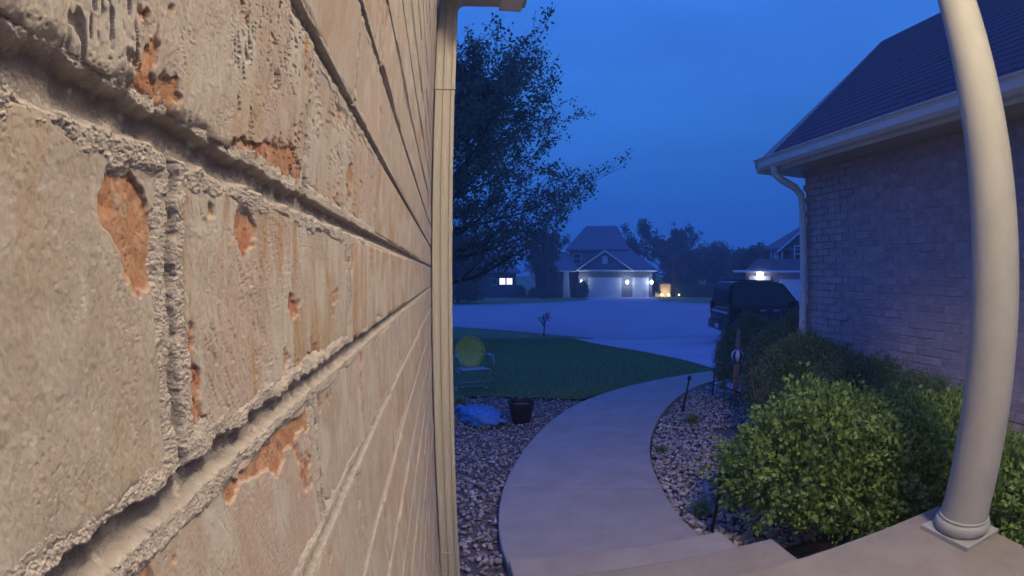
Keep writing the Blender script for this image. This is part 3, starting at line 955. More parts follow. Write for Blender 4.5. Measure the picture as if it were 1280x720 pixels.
def shrub(name, label, c, r, h, nsp, m, leaf, wid, seed, group=None, spr=.07, lps=11, amp=.22, low=-.45, cat='shrub'):
    """a rounded shrub: leafy sprigs over a lumpy dome, more of them inside, stems below"""
    root = thing(name, label, cat, (c[0], c[1], gz(c[1])-.08), group=group)
    d = unit(nsp*2); d = d[d[:, 2] > low][:nsp]; k = len(d)
    R_ = np.array([r[0], r[1], h*.56]); cc = np.array([0, 0, h*(.46 if low < -.4 else .50)])
    rad = lumpy(d, seed, amp, 1.9)*lumpy(d, seed+3, .16, 5.0)*np.where(rng.uniform(0, 1, k) < .7, rng.uniform(.86, 1.0, k), rng.uniform(.4, .9, k))
    rad = rad*np.where(rng.uniform(0, 1, k) < .05, rng.uniform(1.05, 1.20, k), 1)      # stray shoots
    base = cc + d*R_*rad[:, None]
    base[:, 2] = np.maximum(base[:, 2], .07)
    dirn = d*np.array([1, 1, .6]) + np.array([0, 0, .55]) + rng.normal(0, .35, (k, 3))
    dirn /= np.linalg.norm(dirn, axis=1)[:, None]
    t = rng.uniform(0, 1, (k, lps)); 
    P = base[:, None, :] + dirn[:, None, :]*(t[..., None]-.4)*spr + rng.normal(0, spr*.16, (k, lps, 3))
    D = dirn[:, None, :]*.7 + rng.normal(0, .75, (k, lps, 3))
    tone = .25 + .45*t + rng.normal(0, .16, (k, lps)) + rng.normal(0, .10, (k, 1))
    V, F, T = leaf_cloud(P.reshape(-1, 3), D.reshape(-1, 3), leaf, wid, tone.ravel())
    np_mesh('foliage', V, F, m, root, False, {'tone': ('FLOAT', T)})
    b = MB()
    for i in range(7):
        a = rng.uniform(0, 6.28); q = rng.uniform(.3, .75)
        e = np.array([math.cos(a)*r[0]*q, math.sin(a)*r[1]*q, h*rng.uniform(.5, .8)])
        b.tube([(math.cos(a)*.05, math.sin(a)*.05, 0), tuple(e*.5 + np.array([0, 0, .02])), tuple(e)], [.014, .009, .004], 5)
    b.build('stem', M['bark'], root, True)
    return root

G1 = 'light green leafy shrubs beside the porch'
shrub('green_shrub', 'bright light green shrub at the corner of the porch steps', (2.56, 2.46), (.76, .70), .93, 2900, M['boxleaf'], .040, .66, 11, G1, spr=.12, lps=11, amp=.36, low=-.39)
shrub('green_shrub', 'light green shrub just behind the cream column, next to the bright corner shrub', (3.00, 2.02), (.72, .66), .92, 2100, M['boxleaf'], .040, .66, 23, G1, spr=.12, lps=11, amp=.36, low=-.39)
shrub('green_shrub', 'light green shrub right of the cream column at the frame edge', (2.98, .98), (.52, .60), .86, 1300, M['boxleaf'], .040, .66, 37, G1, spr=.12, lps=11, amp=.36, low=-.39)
G2 = 'dark green shrubs along the garage wing'
for lab, c, r, h, s in (
    ('dark green shrub at the outer end of the row, behind the striped garden ornament', (4.30, 6.16), (.64, .55), 1.24, 41),
    ('dark green shrub in front of the wing downspout', (4.00, 5.00), (.56, .62), 1.22, 43),
    ('dark green shrub against the wing brick wall, third from the striped ornament', (3.44, 4.02), (.54, .66), 1.12, 47),
    ('dark green shrub low against the wing brick wall, fourth from the striped ornament', (3.42, 3.30), (.52, .62), 1.06, 59),
    ('dark green shrub nearest the cream column, against the wing brick wall', (3.40, 2.55), (.50, .62), .98, 53)):
    shrub('dark_shrub', lab, c, r, h, 3300, M['yew'], .032, .36, s, G2, spr=.10, lps=11, amp=.16)
# bare twigs poking from the second dark shrub
bt = thing('bare_twigs', 'bare pale branching twigs sticking out before the dark shrubs', 'twigs', (3.12, 4.18, gz(4.18)-.08))
b = MB(); r = random.Random(5)
def fork(p, d, L, rad, n):
    q = p + d*L
    b.tube([p, (p+q)/2 + Vector((r.uniform(-1, 1), r.uniform(-1, 1), 0))*L*.08, q], [rad, rad*.85, rad*.6], 5)
    if n:
        for k in range(r.choice((2, 2, 3))):
            dd = (d + Vector((r.uniform(-.6, .6), r.uniform(-.6, .6), r.uniform(-.1, .4)))).normalized()
            fork(q, dd, L*r.uniform(.55, .8), rad*.6, n-1)
for k in range(4):
    fork(Vector((r.uniform(-.05, .05), r.uniform(-.05, .05), 0)), Vector((r.uniform(-.7, .3), r.uniform(-.4, .4), 1)).normalized(), .34, .011, 4)
b.build('branch', M['twig'], bt, True)

def tuft(label, x, y, h, n, seed, group='grassy tufts in the pebble bed'):
    root = thing('grass_tuft', label, 'tuft', (x, y, gz(y)-.06), group=group)
    g = np.random.default_rng(seed)
    a = g.uniform(0, 2*np.pi, n); ln = h*g.uniform(.6, 1.2, n); out = g.uniform(.15, .9, n)
    V, F, T = [], [], []
    bx, by = g.normal(0, h*.18, n), g.normal(0, h*.18, n)
    w = .004
    for i in range(n):
        ca, sa = math.cos(a[i]), math.sin(a[i])
        p0 = np.array([bx[i], by[i], 0]); p1 = p0 + ln[i]*np.array([ca*out[i]*.35, sa*out[i]*.35, .6]); p2 = p0 + ln[i]*np.array([ca*out[i], sa*out[i], .85-.35*out[i]])
        s = np.array([-sa, ca, 0])*w
        k = len(V); V += [p0-s, p0+s, p1+s*.8, p1-s*.8, p2]
        F += [(k, k+1, k+2), (k, k+2, k+3), (k+3, k+2, k+4)]
        T += [g.uniform(0, 1)]*5
    np_mesh('blades', np.array(V), np.array(F), M['tuft'], root, False, {'tone': ('FLOAT', np.array(T))})
tuft('leafy grass tuft beside the lower step, next to the black path light', 1.74, 3.02, .17, 150, 1)
tuft('small flat grass tuft at the walkway edge, halfway along the bed', 2.04, 4.40, .12, 110, 2)
tuft('light green grass tuft farther up the pebble bed near the leaning stake', 2.83, 5.32, .19, 170, 3)
tuft('pale low plant beside the downspout near the blue bag', .16, 7.1, .18, 90, 4, 'grassy tufts in the pebble bed')

# trees
def tree(name, label, base, height, spread, trunk_r, nleaf, leaf, m, seed, zlow=.15, group=None, cl=.4, prof=None, limbs=26, lift0=.18, cat='tree'):
    """a tapered leader with forking limbs that curve upward; leaves sit in clumps along the outer limbs"""
    r = random.Random(seed)
    root = thing(name, label, cat, (base[0], base[1], gz(base[1])-.1), group=group)
    prof = prof or ((0, .35), (.25, .9), (.5, 1), (.72, .8), (.9, .42), (1, .08))
    pt, pv = zip(*prof)
    b = MB(); tips = []
    wob = [(r.uniform(-.02, .02)*height, r.uniform(-.02, .02)*height) for _ in range(7)]
    def lead(t):
        k = min(5, int(t*6)); f = t*6-k
        return Vector((wob[k][0]*(1-f)+wob[k+1][0]*f, wob[k][1]*(1-f)+wob[k+1][1]*f, height*.95*t))
    wob[0] = (0, 0)
    b.tube([lead(t) for t in np.linspace(0, 1, 9)], [trunk_r*(1.15 if k == 0 else 1-.93*k/8) for k in range(9)], 9)
    def limb(p, d, L, rad, lev, lift):
        n = 5 if trunk_r == .17 else 3; pts, rs, q = [p], [rad], p
        for i in range(n):
            d = (d + Vector((r.uniform(-.18, .18), r.uniform(-.18, .18), lift + r.uniform(-.06, .10)))).normalized()
            q = q + d*(L/n); pts.append(q); rs.append(max(.006, rad*(1-.85*(i+1)/n)))
            if i >= (1 if lev == 2 else 0): tips.append((q, L))
        b.tube(pts, rs, (6 if lev == 2 else 4) if trunk_r == .17 else 3, caps=False)
        if lev:
            for i in range(1, n+1):
                for _ in range(2 if lev == 2 else 1):
                    a = r.uniform(-1.1, 1.1); c, s_ = math.cos(a), math.sin(a)
                    dd = Vector((d.x*c-d.y*s_, d.x*s_+d.y*c, d.z + r.uniform(-.35, .45))).normalized()
                    limb(pts[i], dd, L*r.uniform(.26, .46), rs[i]*.6, lev-1, lift*.6)
    for k in range(limbs):
        t = zlow + (.97-zlow)*(k+r.uniform(.1, .9))/limbs
        u_ = (t-zlow)/(1-zlow)
        L = spread*float(np.interp(u_, pt, pv))*r.uniform(.72, 1.08)
        a = k*2.4 + r.uniform(-.4, .4)
        up = lift0 + .72*u_
        d = Vector((math.cos(a), math.sin(a), up)).normalized()
        limb(lead(max(.06, t-.08)), d, L, trunk_r*(.42-.25*u_), 2, .03)
    b.build('trunk', M['bark'], root, True)
    T = np.array([t[0][:] for t in tips]); 
    k = nleaf//12
    idx = rng.integers(0, len(T), k)
    clump = T[idx] + rng.normal(0, cl*.45, (k, 3))
    P = np.repeat(clump, 12, 0) + rng.normal(0, cl*.30, (k*12, 3))
    P = P[P[:, 2] > .25]
    D = rng.normal(size=P.shape) + np.array([0, 0, -.25])
    V, F, tn = leaf_cloud(P, D, leaf, .7, rng.uniform(0, 1, len(P)))
    np_mesh('crown', V, F, m, root, False, {'tone': ('FLOAT', tn)})
    return root

tree('street_tree', 'large dark leafy tree rising beside the downspout at the lawn edge', (-.25, 16.6), 9.5, 4.7, .17, 60000, .115, M['treeleaf'], 12, .29, cl=.34, limbs=50, lift0=.06, prof=((0, .66), (.2, .95), (.42, 1), (.60, .90), (.82, .60), (1, .16)))

# ------------------------------------------------------------------ things on the lawn and in the beds
ch = thing('lawn_chair', 'yellow shell-back metal lawn chair on the grass beside the downspout', 'chair', (.40, 7.95, gz(7.95)-.03), R(12))
b = MB()                               # fan-shaped pressed back, slightly dished and tilted
nA = 40
ring = []
for ringk in range(6):
    f = ringk/5
    rr_ = []
    for k in range(nA):
        a = 2*math.pi*k/nA
        xx, zz = math.sin(a)*.235*f, math.cos(a)*.255*f
        if zz < 0: xx *= 1 - .30*(-zz/.255)
        zz = max(zz, -.225)
        sc_ = 1 + .018*math.cos(a*10)*f
        rr_.append(b.bm.verts.new((xx*sc_, .17 + .10*(zz)/.5 + .05*(1-f*f) - .010*math.cos(a*14)*f*(1 if zz > -.2 else 0), .60 + zz*sc_)))
    ring.append(rr_)
for r0, r1 in zip(ring[1:], ring[2:]):
    for k in range(nA): b.bm.faces.new((r0[k], r0[(k+1) % nA], r1[(k+1) % nA], r1[k]))
for k in range(nA): b.bm.faces.new((ring[1][k], ring[1][(k+1) % nA], ring[0][0])) if False else None
b.bm.faces.new(ring[1])
for v in ring[0]: b.bm.verts.remove(v)
o = b.build('backrest', M['yellow'], ch, True)
so = o.modifiers.new('Solidify', 'SOLIDIFY'); so.thickness = .008
b = MB(); b.tube([(math.sin(a)*.24*(1 - (.30*-math.cos(a) if math.cos(a) < 0 else 0)), .155 + .10*math.cos(a)*.255/.5, .60 + max(math.cos(a)*.262, -.23)) for a in np.linspace(-2.55, 2.55, 40)], .009, 6)
b.build('back_rim', M['yellow'], ch, True)
b = MB()
b.prism([(-.26, .395), (-.24, .375), (-.05, .36), (.17, .345), (.20, .36), (.18, .368), (-.05, .378), (-.22, .40)], 'x', -.22, .22, .004)
b.build('seat', M['white_paint'], ch, 'auto')
for s in (-1, 1):
    b = MB()
    b.tube([(s*.25, .21, .56), (s*.27, .05, .575), (s*.27, -.20, .57), (s*.265, -.27, .52), (s*.26, -.22, .25), (s*.255, -.12, .06), (s*.25, .02, .02), (s*.25, .26, .02)], .0125, 8)
    b.build('leg', M['white_paint'], ch, True)
    MB().box(s*.27-.028, s*.27+.028, -.20, .06, .583, .597, .005).build('armrest', M['white_paint'], ch)
b = MB(); b.tube([(-.25, .255, .02), (.25, .255, .02)], .0125, 8); b.build('base_bar', M['white_paint'], ch, True)
b = MB(); b.tube([(-.258, -.19, .20), (.258, -.19, .20)], .010, 8).tube([(-.25, -.20, .34), (-.25, .19, .34), (.25, .19, .34), (.25, -.20, .34)], .010, 6); b.build('seat_frame', M['white_paint'], ch, True)

pp = thing('planter_pot', 'black plastic planter pot standing empty on the pebbles', 'pot', (.88, 5.98, gz(5.98)-.045))
b = MB(); b.lathe([(.105, 0), (.112, .01), (.150, .215), (.152, .222), (.160, .222), (.162, .255), (.154, .258), (.150, .25), (.146, .20), (.04, .19)], 0, 0, 40); b.build('pot', M['pot'], pp, 'auto')
b = MB(); b.lathe([(.147, .205), (.10, .214), (.02, .222)], 0, 0, 24); b.build('soil', M['soil'], pp, True)

bgd = thing('blue_bag', 'crumpled bright blue plastic bag lying on the pebbles by the downspout', 'bag', (.40, 6.05, gz(6.05)-.04))
V0, F0 = ico(4)
n_ = V0.copy()
ry = np.array([.22, .36, .15])
k_ = 1 + .55*(fbm(V0[:, 0]*2.2+3, V0[:, 1]*2.2+V0[:, 2]*1.7, 71, 5)-.5) + .22*np.abs(fbm(V0[:, 0]*5+V0[:, 2]*3, V0[:, 1]*5, 73, 4)-.5)*4 - .2
V_ = V0*ry*k_[:, None]; V_[:, 2] = np.maximum(V_[:, 2], -.05) + .05
c_, s_ = math.cos(.7), math.sin(.7)
V_ = np.c_[V_[:, 0]*c_ - V_[:, 1]*s_, V_[:, 0]*s_ + V_[:, 1]*c_, V_[:, 2]]
np_mesh('bag', V_, F0, M['blue_tarp'], bgd, True)
b = MB(); b.ball((-.20, .20, .08), .06, 2, (1, .7, .8)).tube([(-.14, .15, .08), (-.24, .26, .12), (-.30, .30, .06)], [.05, .025, .04], 8); b.build('knot', M['blue_tarp'], bgd, True)

sp_ = thing('sapling', 'thin bare sapling with sparse leaves at the lawn edge before the street', 'sapling', (3.40, 17.7, gz(17.7)-.05))
b = MB(); b.tube([(0, 0, 0), (.02, 0, .4), (-.01, 0, .8)], [.035, .03, .02], 6).tube([(0, 0, .45), (.12, 0, .62), (.16, 0, .8)], [.02, .015, .01], 5).tube([(0, 0, .4), (-.1, .02, .55), (-.14, 0, .68)], [.02, .014, .01], 5); b.build('trunk', M['bark'], sp_, True)
P = np.array([(0, 0, .7), (.12, 0, .7), (-.1, 0, .6), (.15, 0, .8)])[rng.integers(0, 4, 90)] + rng.normal(0, .07, (90, 3))
V, F, T = leaf_cloud(P, rng.normal(size=P.shape), .07, .6, rng.uniform(0, 1, 90)); np_mesh('crown', V, F, M['farleaf'], sp_, False, {'tone': ('FLOAT', T)})

def path_light(label, x, y, h, lean, hat):
    root = thing('path_light', label, 'path light', (x, y, gz(y)-.07), group='black garden path lights in the pebble bed')
    t = Vector((lean[0], lean[1], h))
    b = MB(); b.tube([(0, 0, 0), t], .012, 8); b.build('stake', M['iron'], root, True)
    b = MB(); b.lathe([(.014, h-.03), (.02, h-.02), (hat, h-.006), (hat*.98, h+.006), (hat*.4, h+.03), (.01, h+.035)], lean[0], lean[1], 20); b.build('hat', M['iron'], root, 'auto')
path_light('short black path light with flat hat beside the lower step', 1.69, 2.73, .44, (.02, .0), .055)
path_light('thin black path light leaning at the walkway bend', 3.01, 5.94, .46, (.10, .05), .028)
path_light('thin black path light standing by the outer dark shrub', 3.92, 6.75, .40, (.04, .03), .028)
sk = thing('ground_stake', 'short dark forked stake beside the bottom of the walkway', 'stake', (.30, 2.42, -.07))
b = MB(); b.tube([(0, 0, 0), (.004, 0, .16)], [.008, .005], 6).tube([(0, 0, .04), (.03, -.01, .11)], [.006, .004], 6); b.build('stake', M['iron'], sk, True)

go = thing('garden_ornament', 'striped round garden ornament with rust panel on a pole before the dark shrubs', 'ornament', (3.68, 5.72, gz(5.72)-.07), R(-30))
b = MB(); b.tube([(0, 0, 0), (0, 0, 1.13)], .009, 8); b.build('pole', M['twig'], go, True)
for k in range(10):
    b = MB(); rows_ = []
    for j in range(9):
        ph = -math.pi/2 + math.pi*j/8
        rows_.append([b.bm.verts.new((.085*math.cos(ph)*math.cos(a), .085*math.cos(ph)*math.sin(a), .76 + .085*math.sin(ph))) for a in (2*math.pi*k/10, 2*math.pi*(k+.5)/10, 2*math.pi*(k+1)/10)])
    for r0, r1 in zip(rows_, rows_[1:]):
        for q in range(2): b.bm.faces.new((r0[q], r0[q+1], r1[q+1], r1[q]))
    b.build('stripe', M['stripe_white' if k % 2 else 'stripe_purple'], go, True)
MB().box(-.042, .042, -.012, .012, .30, .64, .005).build('panel', M['rust'], go)
MB().box(-.030, .030, -.016, .016, .86, 1.09, .004).build('vane', M['twig'], go)

# ------------------------------------------------------------------ black SUV on the driveway
hd = R(102)
H_ = Vector((math.sin(hd), math.cos(hd), 0)); Lf = Vector((-H_.y, H_.x, 0))
rear_right = Vector((7.95, 12.82, 0))
ctr = rear_right + H_*2.0 + Lf*1.0
suv = thing('parked_suv', 'black boxy SUV parked on the driveway beyond the wing corner', 'SUV', (ctr.x, ctr.y, gz(ctr.y)-.018), math.atan2(H_.y, H_.x))
# local axes: +x forward, +y left
b = MB()
low = [(-1.98, .42), (-2.0, .62), (-1.99, 1.08), (-1.92, 1.16), (.28, 1.14), (.42, 1.12), (1.62, 1.02), (1.80, .92), (1.84, .60), (1.78, .36), (1.58, .30), (1.52, .55), (1.30, .78), (.95, .78), (.72, .55), (.66, .28), (-.66, .28), (-.72, .55), (-.95, .78), (-1.30, .78), (-1.52, .55), (-1.58, .34)]
b.prism(low, 'y', -1.0, 1.0, .05); b.build('body', M['car_paint'], suv, 'auto')
b = MB()
prof = [(-1.97, 1.13), (-1.93, 1.50), (-1.86, 1.83), (-1.72, 1.88), (-.45, 1.88), (-.25, 1.82), (.36, 1.13)]
A = [b.bm.verts.new((x, -.97 + .20*max(0, (z-1.13)/.77), z)) for x, z in prof]; B = [b.bm.verts.new((x, .97 - .20*max(0, (z-1.13)/.77), z)) for x, z in prof]
b.bm.faces.new(A); b.bm.faces.new(B[::-1])
for i in range(len(prof)):
    j = (i+1) % len(prof); b.bm.faces.new((A[i], B[i], B[j], A[j]))
bmesh.ops.recalc_face_normals(b.bm, faces=b.bm.faces[:]); bmesh.ops.bevel(b.bm, geom=b.bm.edges[:], offset=.035, segments=2, affect='EDGES')
b.build('cabin', M['car_paint'], suv, 'auto')
def sidewin(pts, s, nm='window'):
    b = MB()
    f = [b.bm.verts.new((x, s*(.975 - .20*max(0, (z-1.13)/.77)), z)) for x, z in pts]
    g = [b.bm.verts.new((x, s*(.955 - .20*max(0, (z-1.13)/.77)), z)) for x, z in pts]
    n = len(pts); b.bm.faces.new(f); b.bm.faces.new(g[::-1])
    for i in range(n): b.bm.faces.new((f[i], g[i], g[(i+1) % n], f[(i+1) % n]))
    return b.build(nm, M['car_glass'], suv)
for s in (-1, 1):
    sidewin([(-1.80, 1.24), (-1.76, 1.74), (-.98, 1.77), (-.98, 1.24)], s)
    sidewin([(-.90, 1.24), (-.90, 1.77), (-.42, 1.76), (-.28, 1.66), (.10, 1.24)], s)
    b = MB(); b.box(.02, .16, s*1.0-.02 + (0 if s < 0 else 0), s*1.18, 1.17, 1.34, .03); b.build('mirror', M['car_paint'], suv, 'auto')
    for x in (-1.05, -.62): MB().box(x, x+.20, s*1.004-.012, s*1.004+.012, 1.02, 1.055, .006).build('door_handle', M['chrome'], suv)
    MB().box(-1.7, -.5, s*.70-.02, s*.70+.02, 1.885, 1.92, .01).build('roof_rail', M['iron'], suv)
    MB().box(-2.015, -1.91, s*.98-.12 if s > 0 else -.985, .985 if s > 0 else -.86, .86, 1.24, .02).build('tail_light', M['tail'], suv)
    MB().box(1.70, 1.83, s*.95-.30 if s > 0 else -.95, .95 if s > 0 else -.65, .74, .90, .02).build('headlight', M['plate'], suv)
b = MB(); b.poly([(.33, -.90, 1.18), (.33, .90, 1.18), (-.22, .76, 1.80), (-.22, -.76, 1.80)]); o = b.build('windscreen', M['car_glass'], suv); o.location = (.025, 0, .025)
b = MB(); b.poly([(-1.97, .84, 1.22), (-1.97, -.84, 1.22), (-1.89, -.72, 1.76), (-1.89, .72, 1.76)]); o = b.build('rear_window', M['car_glass'], suv); o.location = (-.03, 0, .012)
MB().box(-2.08, -1.95, -.95, .95, .40, .68, .03).build('bumper', M['car_paint'], suv, 'auto')
MB().box(-2.025, -1.99, -.80, .80, .92, 1.0, .01).build('chrome_strip', M['chrome'], suv)
MB().box(-2.095, -2.081, -.16, .16, .46, .60, .004).build('number_plate', M['plate'], suv)
for x in (-1.12, 1.12):
    for s in (-1, 1):
        y0 = s*.80; y1 = s*1.02
        b = MB()
        for rr0, rr1, ya, yb in ((.385, .40, min(y0, y1), max(y0, y1)),):
            n = 28
            pr = [(.24, ya), (.36, ya), (.40, ya+.03), (.40, yb-.03), (.36, yb), (.24, yb)]
            rg = [[b.bm.verts.new((x + r_*math.cos(6.2832*k/n), yy, .40 + r_*math.sin(6.2832*k/n))) for k in range(n)] for r_, yy in pr]
            for r0, r1 in zip(rg, rg[1:] + rg[:1]):
                for k in range(n): b.bm.faces.new((r0[k], r0[(k+1) % n], r1[(k+1) % n], r1[k]))
        wh = b.build('wheel', M['rubber'], suv, 'auto')
        b = MB()
        yy = s*.985
        for k in range(5):
            a = 6.2832*k/5; ca, sa = math.cos(a), math.sin(a)
            b.tube([(x+.04*ca, yy, .40+.04*sa), (x+.235*ca, yy, .40+.235*sa)], .03, 6, flat=.5)
        b.ball((x, yy, .40), .055, 1)
        b.build('rim', M['chrome'], wh, True)

# ------------------------------------------------------------------ houses across the street
class House:
    """local frame: u along the facade to the right, w towards the street (negative = behind the facade)"""
    def __init__(s, name, label, o, ang, cat='house'):
        s.root = thing(name, label, cat, (o[0], o[1], gz(o[1])-.12), ang)
        s.z0 = s.root.location.z
    def box(s, name, m, u0, u1, w0, w1, z0, z1, parent=None, bevel=0):
        return MB().box(u0, u1, -w1, -w0, z0-s.z0, z1-s.z0, bevel).build(name, m, parent or s.root)
    def prism(s, name, m, pts, w0, w1, parent=None):          # pts (u,z), extruded in depth
        return MB().prism([(u, z-s.z0) for u, z in pts], 'y', -w1, -w0).build(name, m, parent or s.root)
    def hip(s, name, m, u0, u1, w0, w1, ze, ur0, ur1, wr, zr, th=.18, parent=None):
        b = MB()
        E = [(u0, -w1), (u1, -w1), (u1, -w0), (u0, -w0)]
        e = [b.bm.verts.new((x, y, ze-s.z0)) for x, y in E]; f = [b.bm.verts.new((x, y, ze-th-s.z0)) for x, y in E]
        r0 = b.bm.verts.new((ur0, -wr, zr-s.z0)); r1 = b.bm.verts.new((ur1, -wr, zr-s.z0))
        b.bm.faces.new((e[0], e[1], r1, r0)); b.bm.faces.new((e[2], e[3], r0, r1)); b.bm.faces.new((e[1], e[2], r1)); b.bm.faces.new((e[3], e[0], r0))
        for i in range(4): b.bm.faces.new((f[i], f[(i+1) % 4], e[(i+1) % 4], e[i]))
        b.bm.faces.new(f[::-1])
        return b.build(name, m, parent or s.root)
    def window(s, u0, u1, z0, z1, w, frame, pane=None, mull=True, t=.10):
        q = MB()
        q.box(u0, u1, -w-.05, -w+.02, z0-s.z0, z0+t-s.z0).box(u0, u1, -w-.05, -w+.02, z1-t-s.z0, z1-s.z0)
        q.box(u0, u0+t, -w-.05, -w+.02, z0+t-s.z0, z1-t-s.z0).box(u1-t, u1, -w-.05, -w+.02, z0+t-s.z0, z1-t-s.z0)
        if mull: q.box(u0+t, u1-t, -w-.04, -w+.01, (z0+z1)/2-.04-s.z0, (z0+z1)/2+.04-s.z0)
        f = q.build('window', frame, s.root)
        MB().box(u0+t*.9, u1-t*.9, -w-.015, -w-.005, z0+t*.9-s.z0, z1-t*.9-s.z0).build('pane', pane or M['glass'], f)
        return f
    def beam(s, name, m, p0, p1, w, t):                       # trim board from (u,z) to (u,z) on the facade
        b = MB(); b.tube([(p0[0], -w, p0[1]-s.z0), (p1[0], -w, p1[1]-s.z0)], t, 4); return b.build(name, m, s.root)

h = House('garage_house', 'house with steep roof and lit white garage doors across the street', (18.55, 58.3), R(-18.5))
S_ = 1.0
gzh = -1.0
h.box('garage_wall', M['siding'], -3.1, 5.7, -7, 0, gzh-.3, 2.3)
h.hip('garage_roof', M['far_roof'], -3.4, 6.2, -8, .45, 2.35, 1.0, 3.2, -4.5, 5.0)
h.prism('gable', M['siding'], [(-3.05, 2.25), (3.15, 2.25), (.05, 4.40)], -3.5, .28)
b = MB()
for sg in (-1, 1):
    b.prism([(.05, 4.66-h.z0), (.05, 4.44-h.z0), (.05+sg*3.5, 2.08-h.z0), (.05+sg*3.6, 2.24-h.z0)], 'y', -.55, 3.6)
b.build('gable_roof', M['far_roof'], h.root)
for sg in (-1, 1): h.beam('rake_trim', M['white_trim'], (.05, 4.48), (.05+sg*3.45, 2.10), .62, .085)
h.beam('eave_trim', M['white_trim'], (-3.4, 2.16), (6.3, 2.16), .52, .10)
h.window(-.28, .38, 2.95, 3.85, .30, M['white_trim'], M['white_trim'], False)
for u0, u1 in ((-1.95, 2.05), (3.35, 5.30)):
    f = h.box('garage_door', M['garage_door'], u0, u1, -.04, .03, gzh-.02, 1.35)
    for k in range(4):
        n = max(2, int((u1-u0)/.95)); 
        for i in range(n):
            a = u0 + (u1-u0)*(i+.12)/n; c = u0 + (u1-u0)*(i+.88)/n
            h.box('panel', M['garage_door'], a, c, .03, .05, gzh+.08+.58*k, gzh+.50+.58*k, f)
def wall_lantern(par_house, u, z, w, watt, m):
    q = MB(); q.box(u-.10, u+.10, -w-.05, -w, z-.28-h.z0, z+.28-h.z0, .02)
    f = q.build('wall_lantern', M['iron'], par_house.root)
    g = MB(); g.ball((u, -w-.20, z-h.z0), .20, 2, (1, 1, 1.35)); g.build('lantern_glass', m, f, True)
    l = bpy.data.lights.new('bulb', 'POINT'); l.energy = watt; l.color = (.62, .78, 1); l.shadow_soft_size = .15
    o = bpy.data.objects.new('bulb', l); COL.objects.link(o); o.parent = f; o.location = (u, -w-.55, z-h.z0)
for u in (-2.75, 2.72, 5.62): wall_lantern(h, u, .80, .03, 62, M['lamp_cool'])
h.box('house_wall', M['siding'], -4.6, 2.6, -14, -4.2, gzh-.3, 4.9)
h.hip('main_roof', M['far_roof'], -5.0, 3.1, -14.5, -3.8, 4.9, -2.6, 1.6, -8.5, 8.3)
h.window(-4.1, -3.0, 3.0, 4.4, -4.18, M['white_trim'])
h.beam('corner_trim', M['white_trim'], (-4.6, 2.3), (-4.6, 4.8), -4.15, .10)
h.box('entry_wall', M['siding_dark'], -9.2, -3.1, -8, -2.0, gzh-.3, 2.2)
h.hip('porch_roof', M['far_roof'], -9.8, -3.0, -9, .3, 2.2, -7.6, -5.0, -5, 4.6)
h.beam('eave_trim', M['white_trim'], (-9.8, 2.08), (-3.45, 2.08), .36, .07)
for u in (-8.7, -4.6):
    b = MB(); z0 = gzh-.2-h.z0
    b.prism([(u-.42, z0), (u+.42, z0), (u+.26, 2.0-h.z0), (u-.26, 2.0-h.z0)], 'y', -.10, .38); b.build('porch_post', M['white_trim'], h.root)
h.box('front_door', M['wood'], -4.0, -3.2, -2.0, -1.94, gzh, 1.2)
h.window(-7.6, -5.6, -.1, 1.3, -1.98, M['siding_dark'])
b = MB()
tb = thing('rubbish_bin', 'dark wheeled rubbish bin standing before the second garage door', 'bin', (21.35, 58.4, gz(58.4)-.03), R(-18.5))
b.prism([(-.50, .05), (.50, .05), (.58, 1.12), (-.58, 1.12)], 'y', -.38, .38, .03); b.build('bin_body', M['bin'], tb)
MB().box(-.62, .62, -.44, .44, 1.12, 1.22, .03).build('lid', M['bin'], tb)
for s in (-1, 1):
    b = MB(); b.tube([(s*.45, .42, .12), (s*.57, .42, .12)], .12, 14); b.build('wheel', M['rubber'], tb, 'auto')

# lit beige garden wall with spot lamps
bwl = thing('beige_wall', 'low beige garden wall lit warm by ground spot lamps', 'wall', (26.9, 60.0, gz(60)-.1), R(-22))
MB().box(-1.0, 1.0, -.2, .2, -.1, 1.62).build('wall', M['beige'], bwl)
MB().box(-1.12, 1.12, -.28, .28, 1.62, 1.76).build('coping', M['siding_dark'], bwl)
for i, (x, y) in enumerate(((26.3, 58.8), (27.1, 58.5), (28.3, 58.0))):
    f = thing('garden_spot', ('small bright spot lamp at the near left foot of the beige wall', 'small bright spot lamp before the middle of the beige wall', 'faint spot lamp right of the beige wall under the slim conifer')[i], 'lamp', (x, y, gz(y)-.08), group='spot lamps before the beige wall')
    b = MB(); b.tube([(0, 0, 0), (0, 0, .18)], .03, 8); b.build('stake', M['iron'], f)
    b = MB(); b.ball((0, .02, .26), .16 if i < 2 else .12, 2); b.build('lens', M['lamp_spot'], f, True)
    if i < 2:
        l = bpy.data.lights.new('bulb', 'POINT'); l.energy = 42; l.color = (1, .74, .38); l.shadow_soft_size = .1
        o = bpy.data.objects.new('bulb', l); COL.objects.link(o); o.parent = f; o.location = (0, .25, .45)

# left house with lit windows
h2 = House('lit_window_house', 'low dark house with two bright lit windows beneath the street tree', (4.2, 62.0), R(-6))
h2.box('wall', M['siding_dark'], -9, 4.2, -9, 0, -1.3, 2.0)
h2.hip('roof', M['far_roof'], -9.6, 4.8, -9.6, .5, 2.0, -6, 2.0, -4.5, 5.0)
for a in (2.15, 3.0):
    h2.window(a, a+.80, .40, 1.28, .02, M['white_trim'], M['lamp_house'], False, .06)
h2.window(1.2, 1.9, .40, 1.2, .02, M['white_trim'], None, False, .06)
h2.window(-1.2, -.2, -.2, 1.0, .02, M['white_trim'], None)

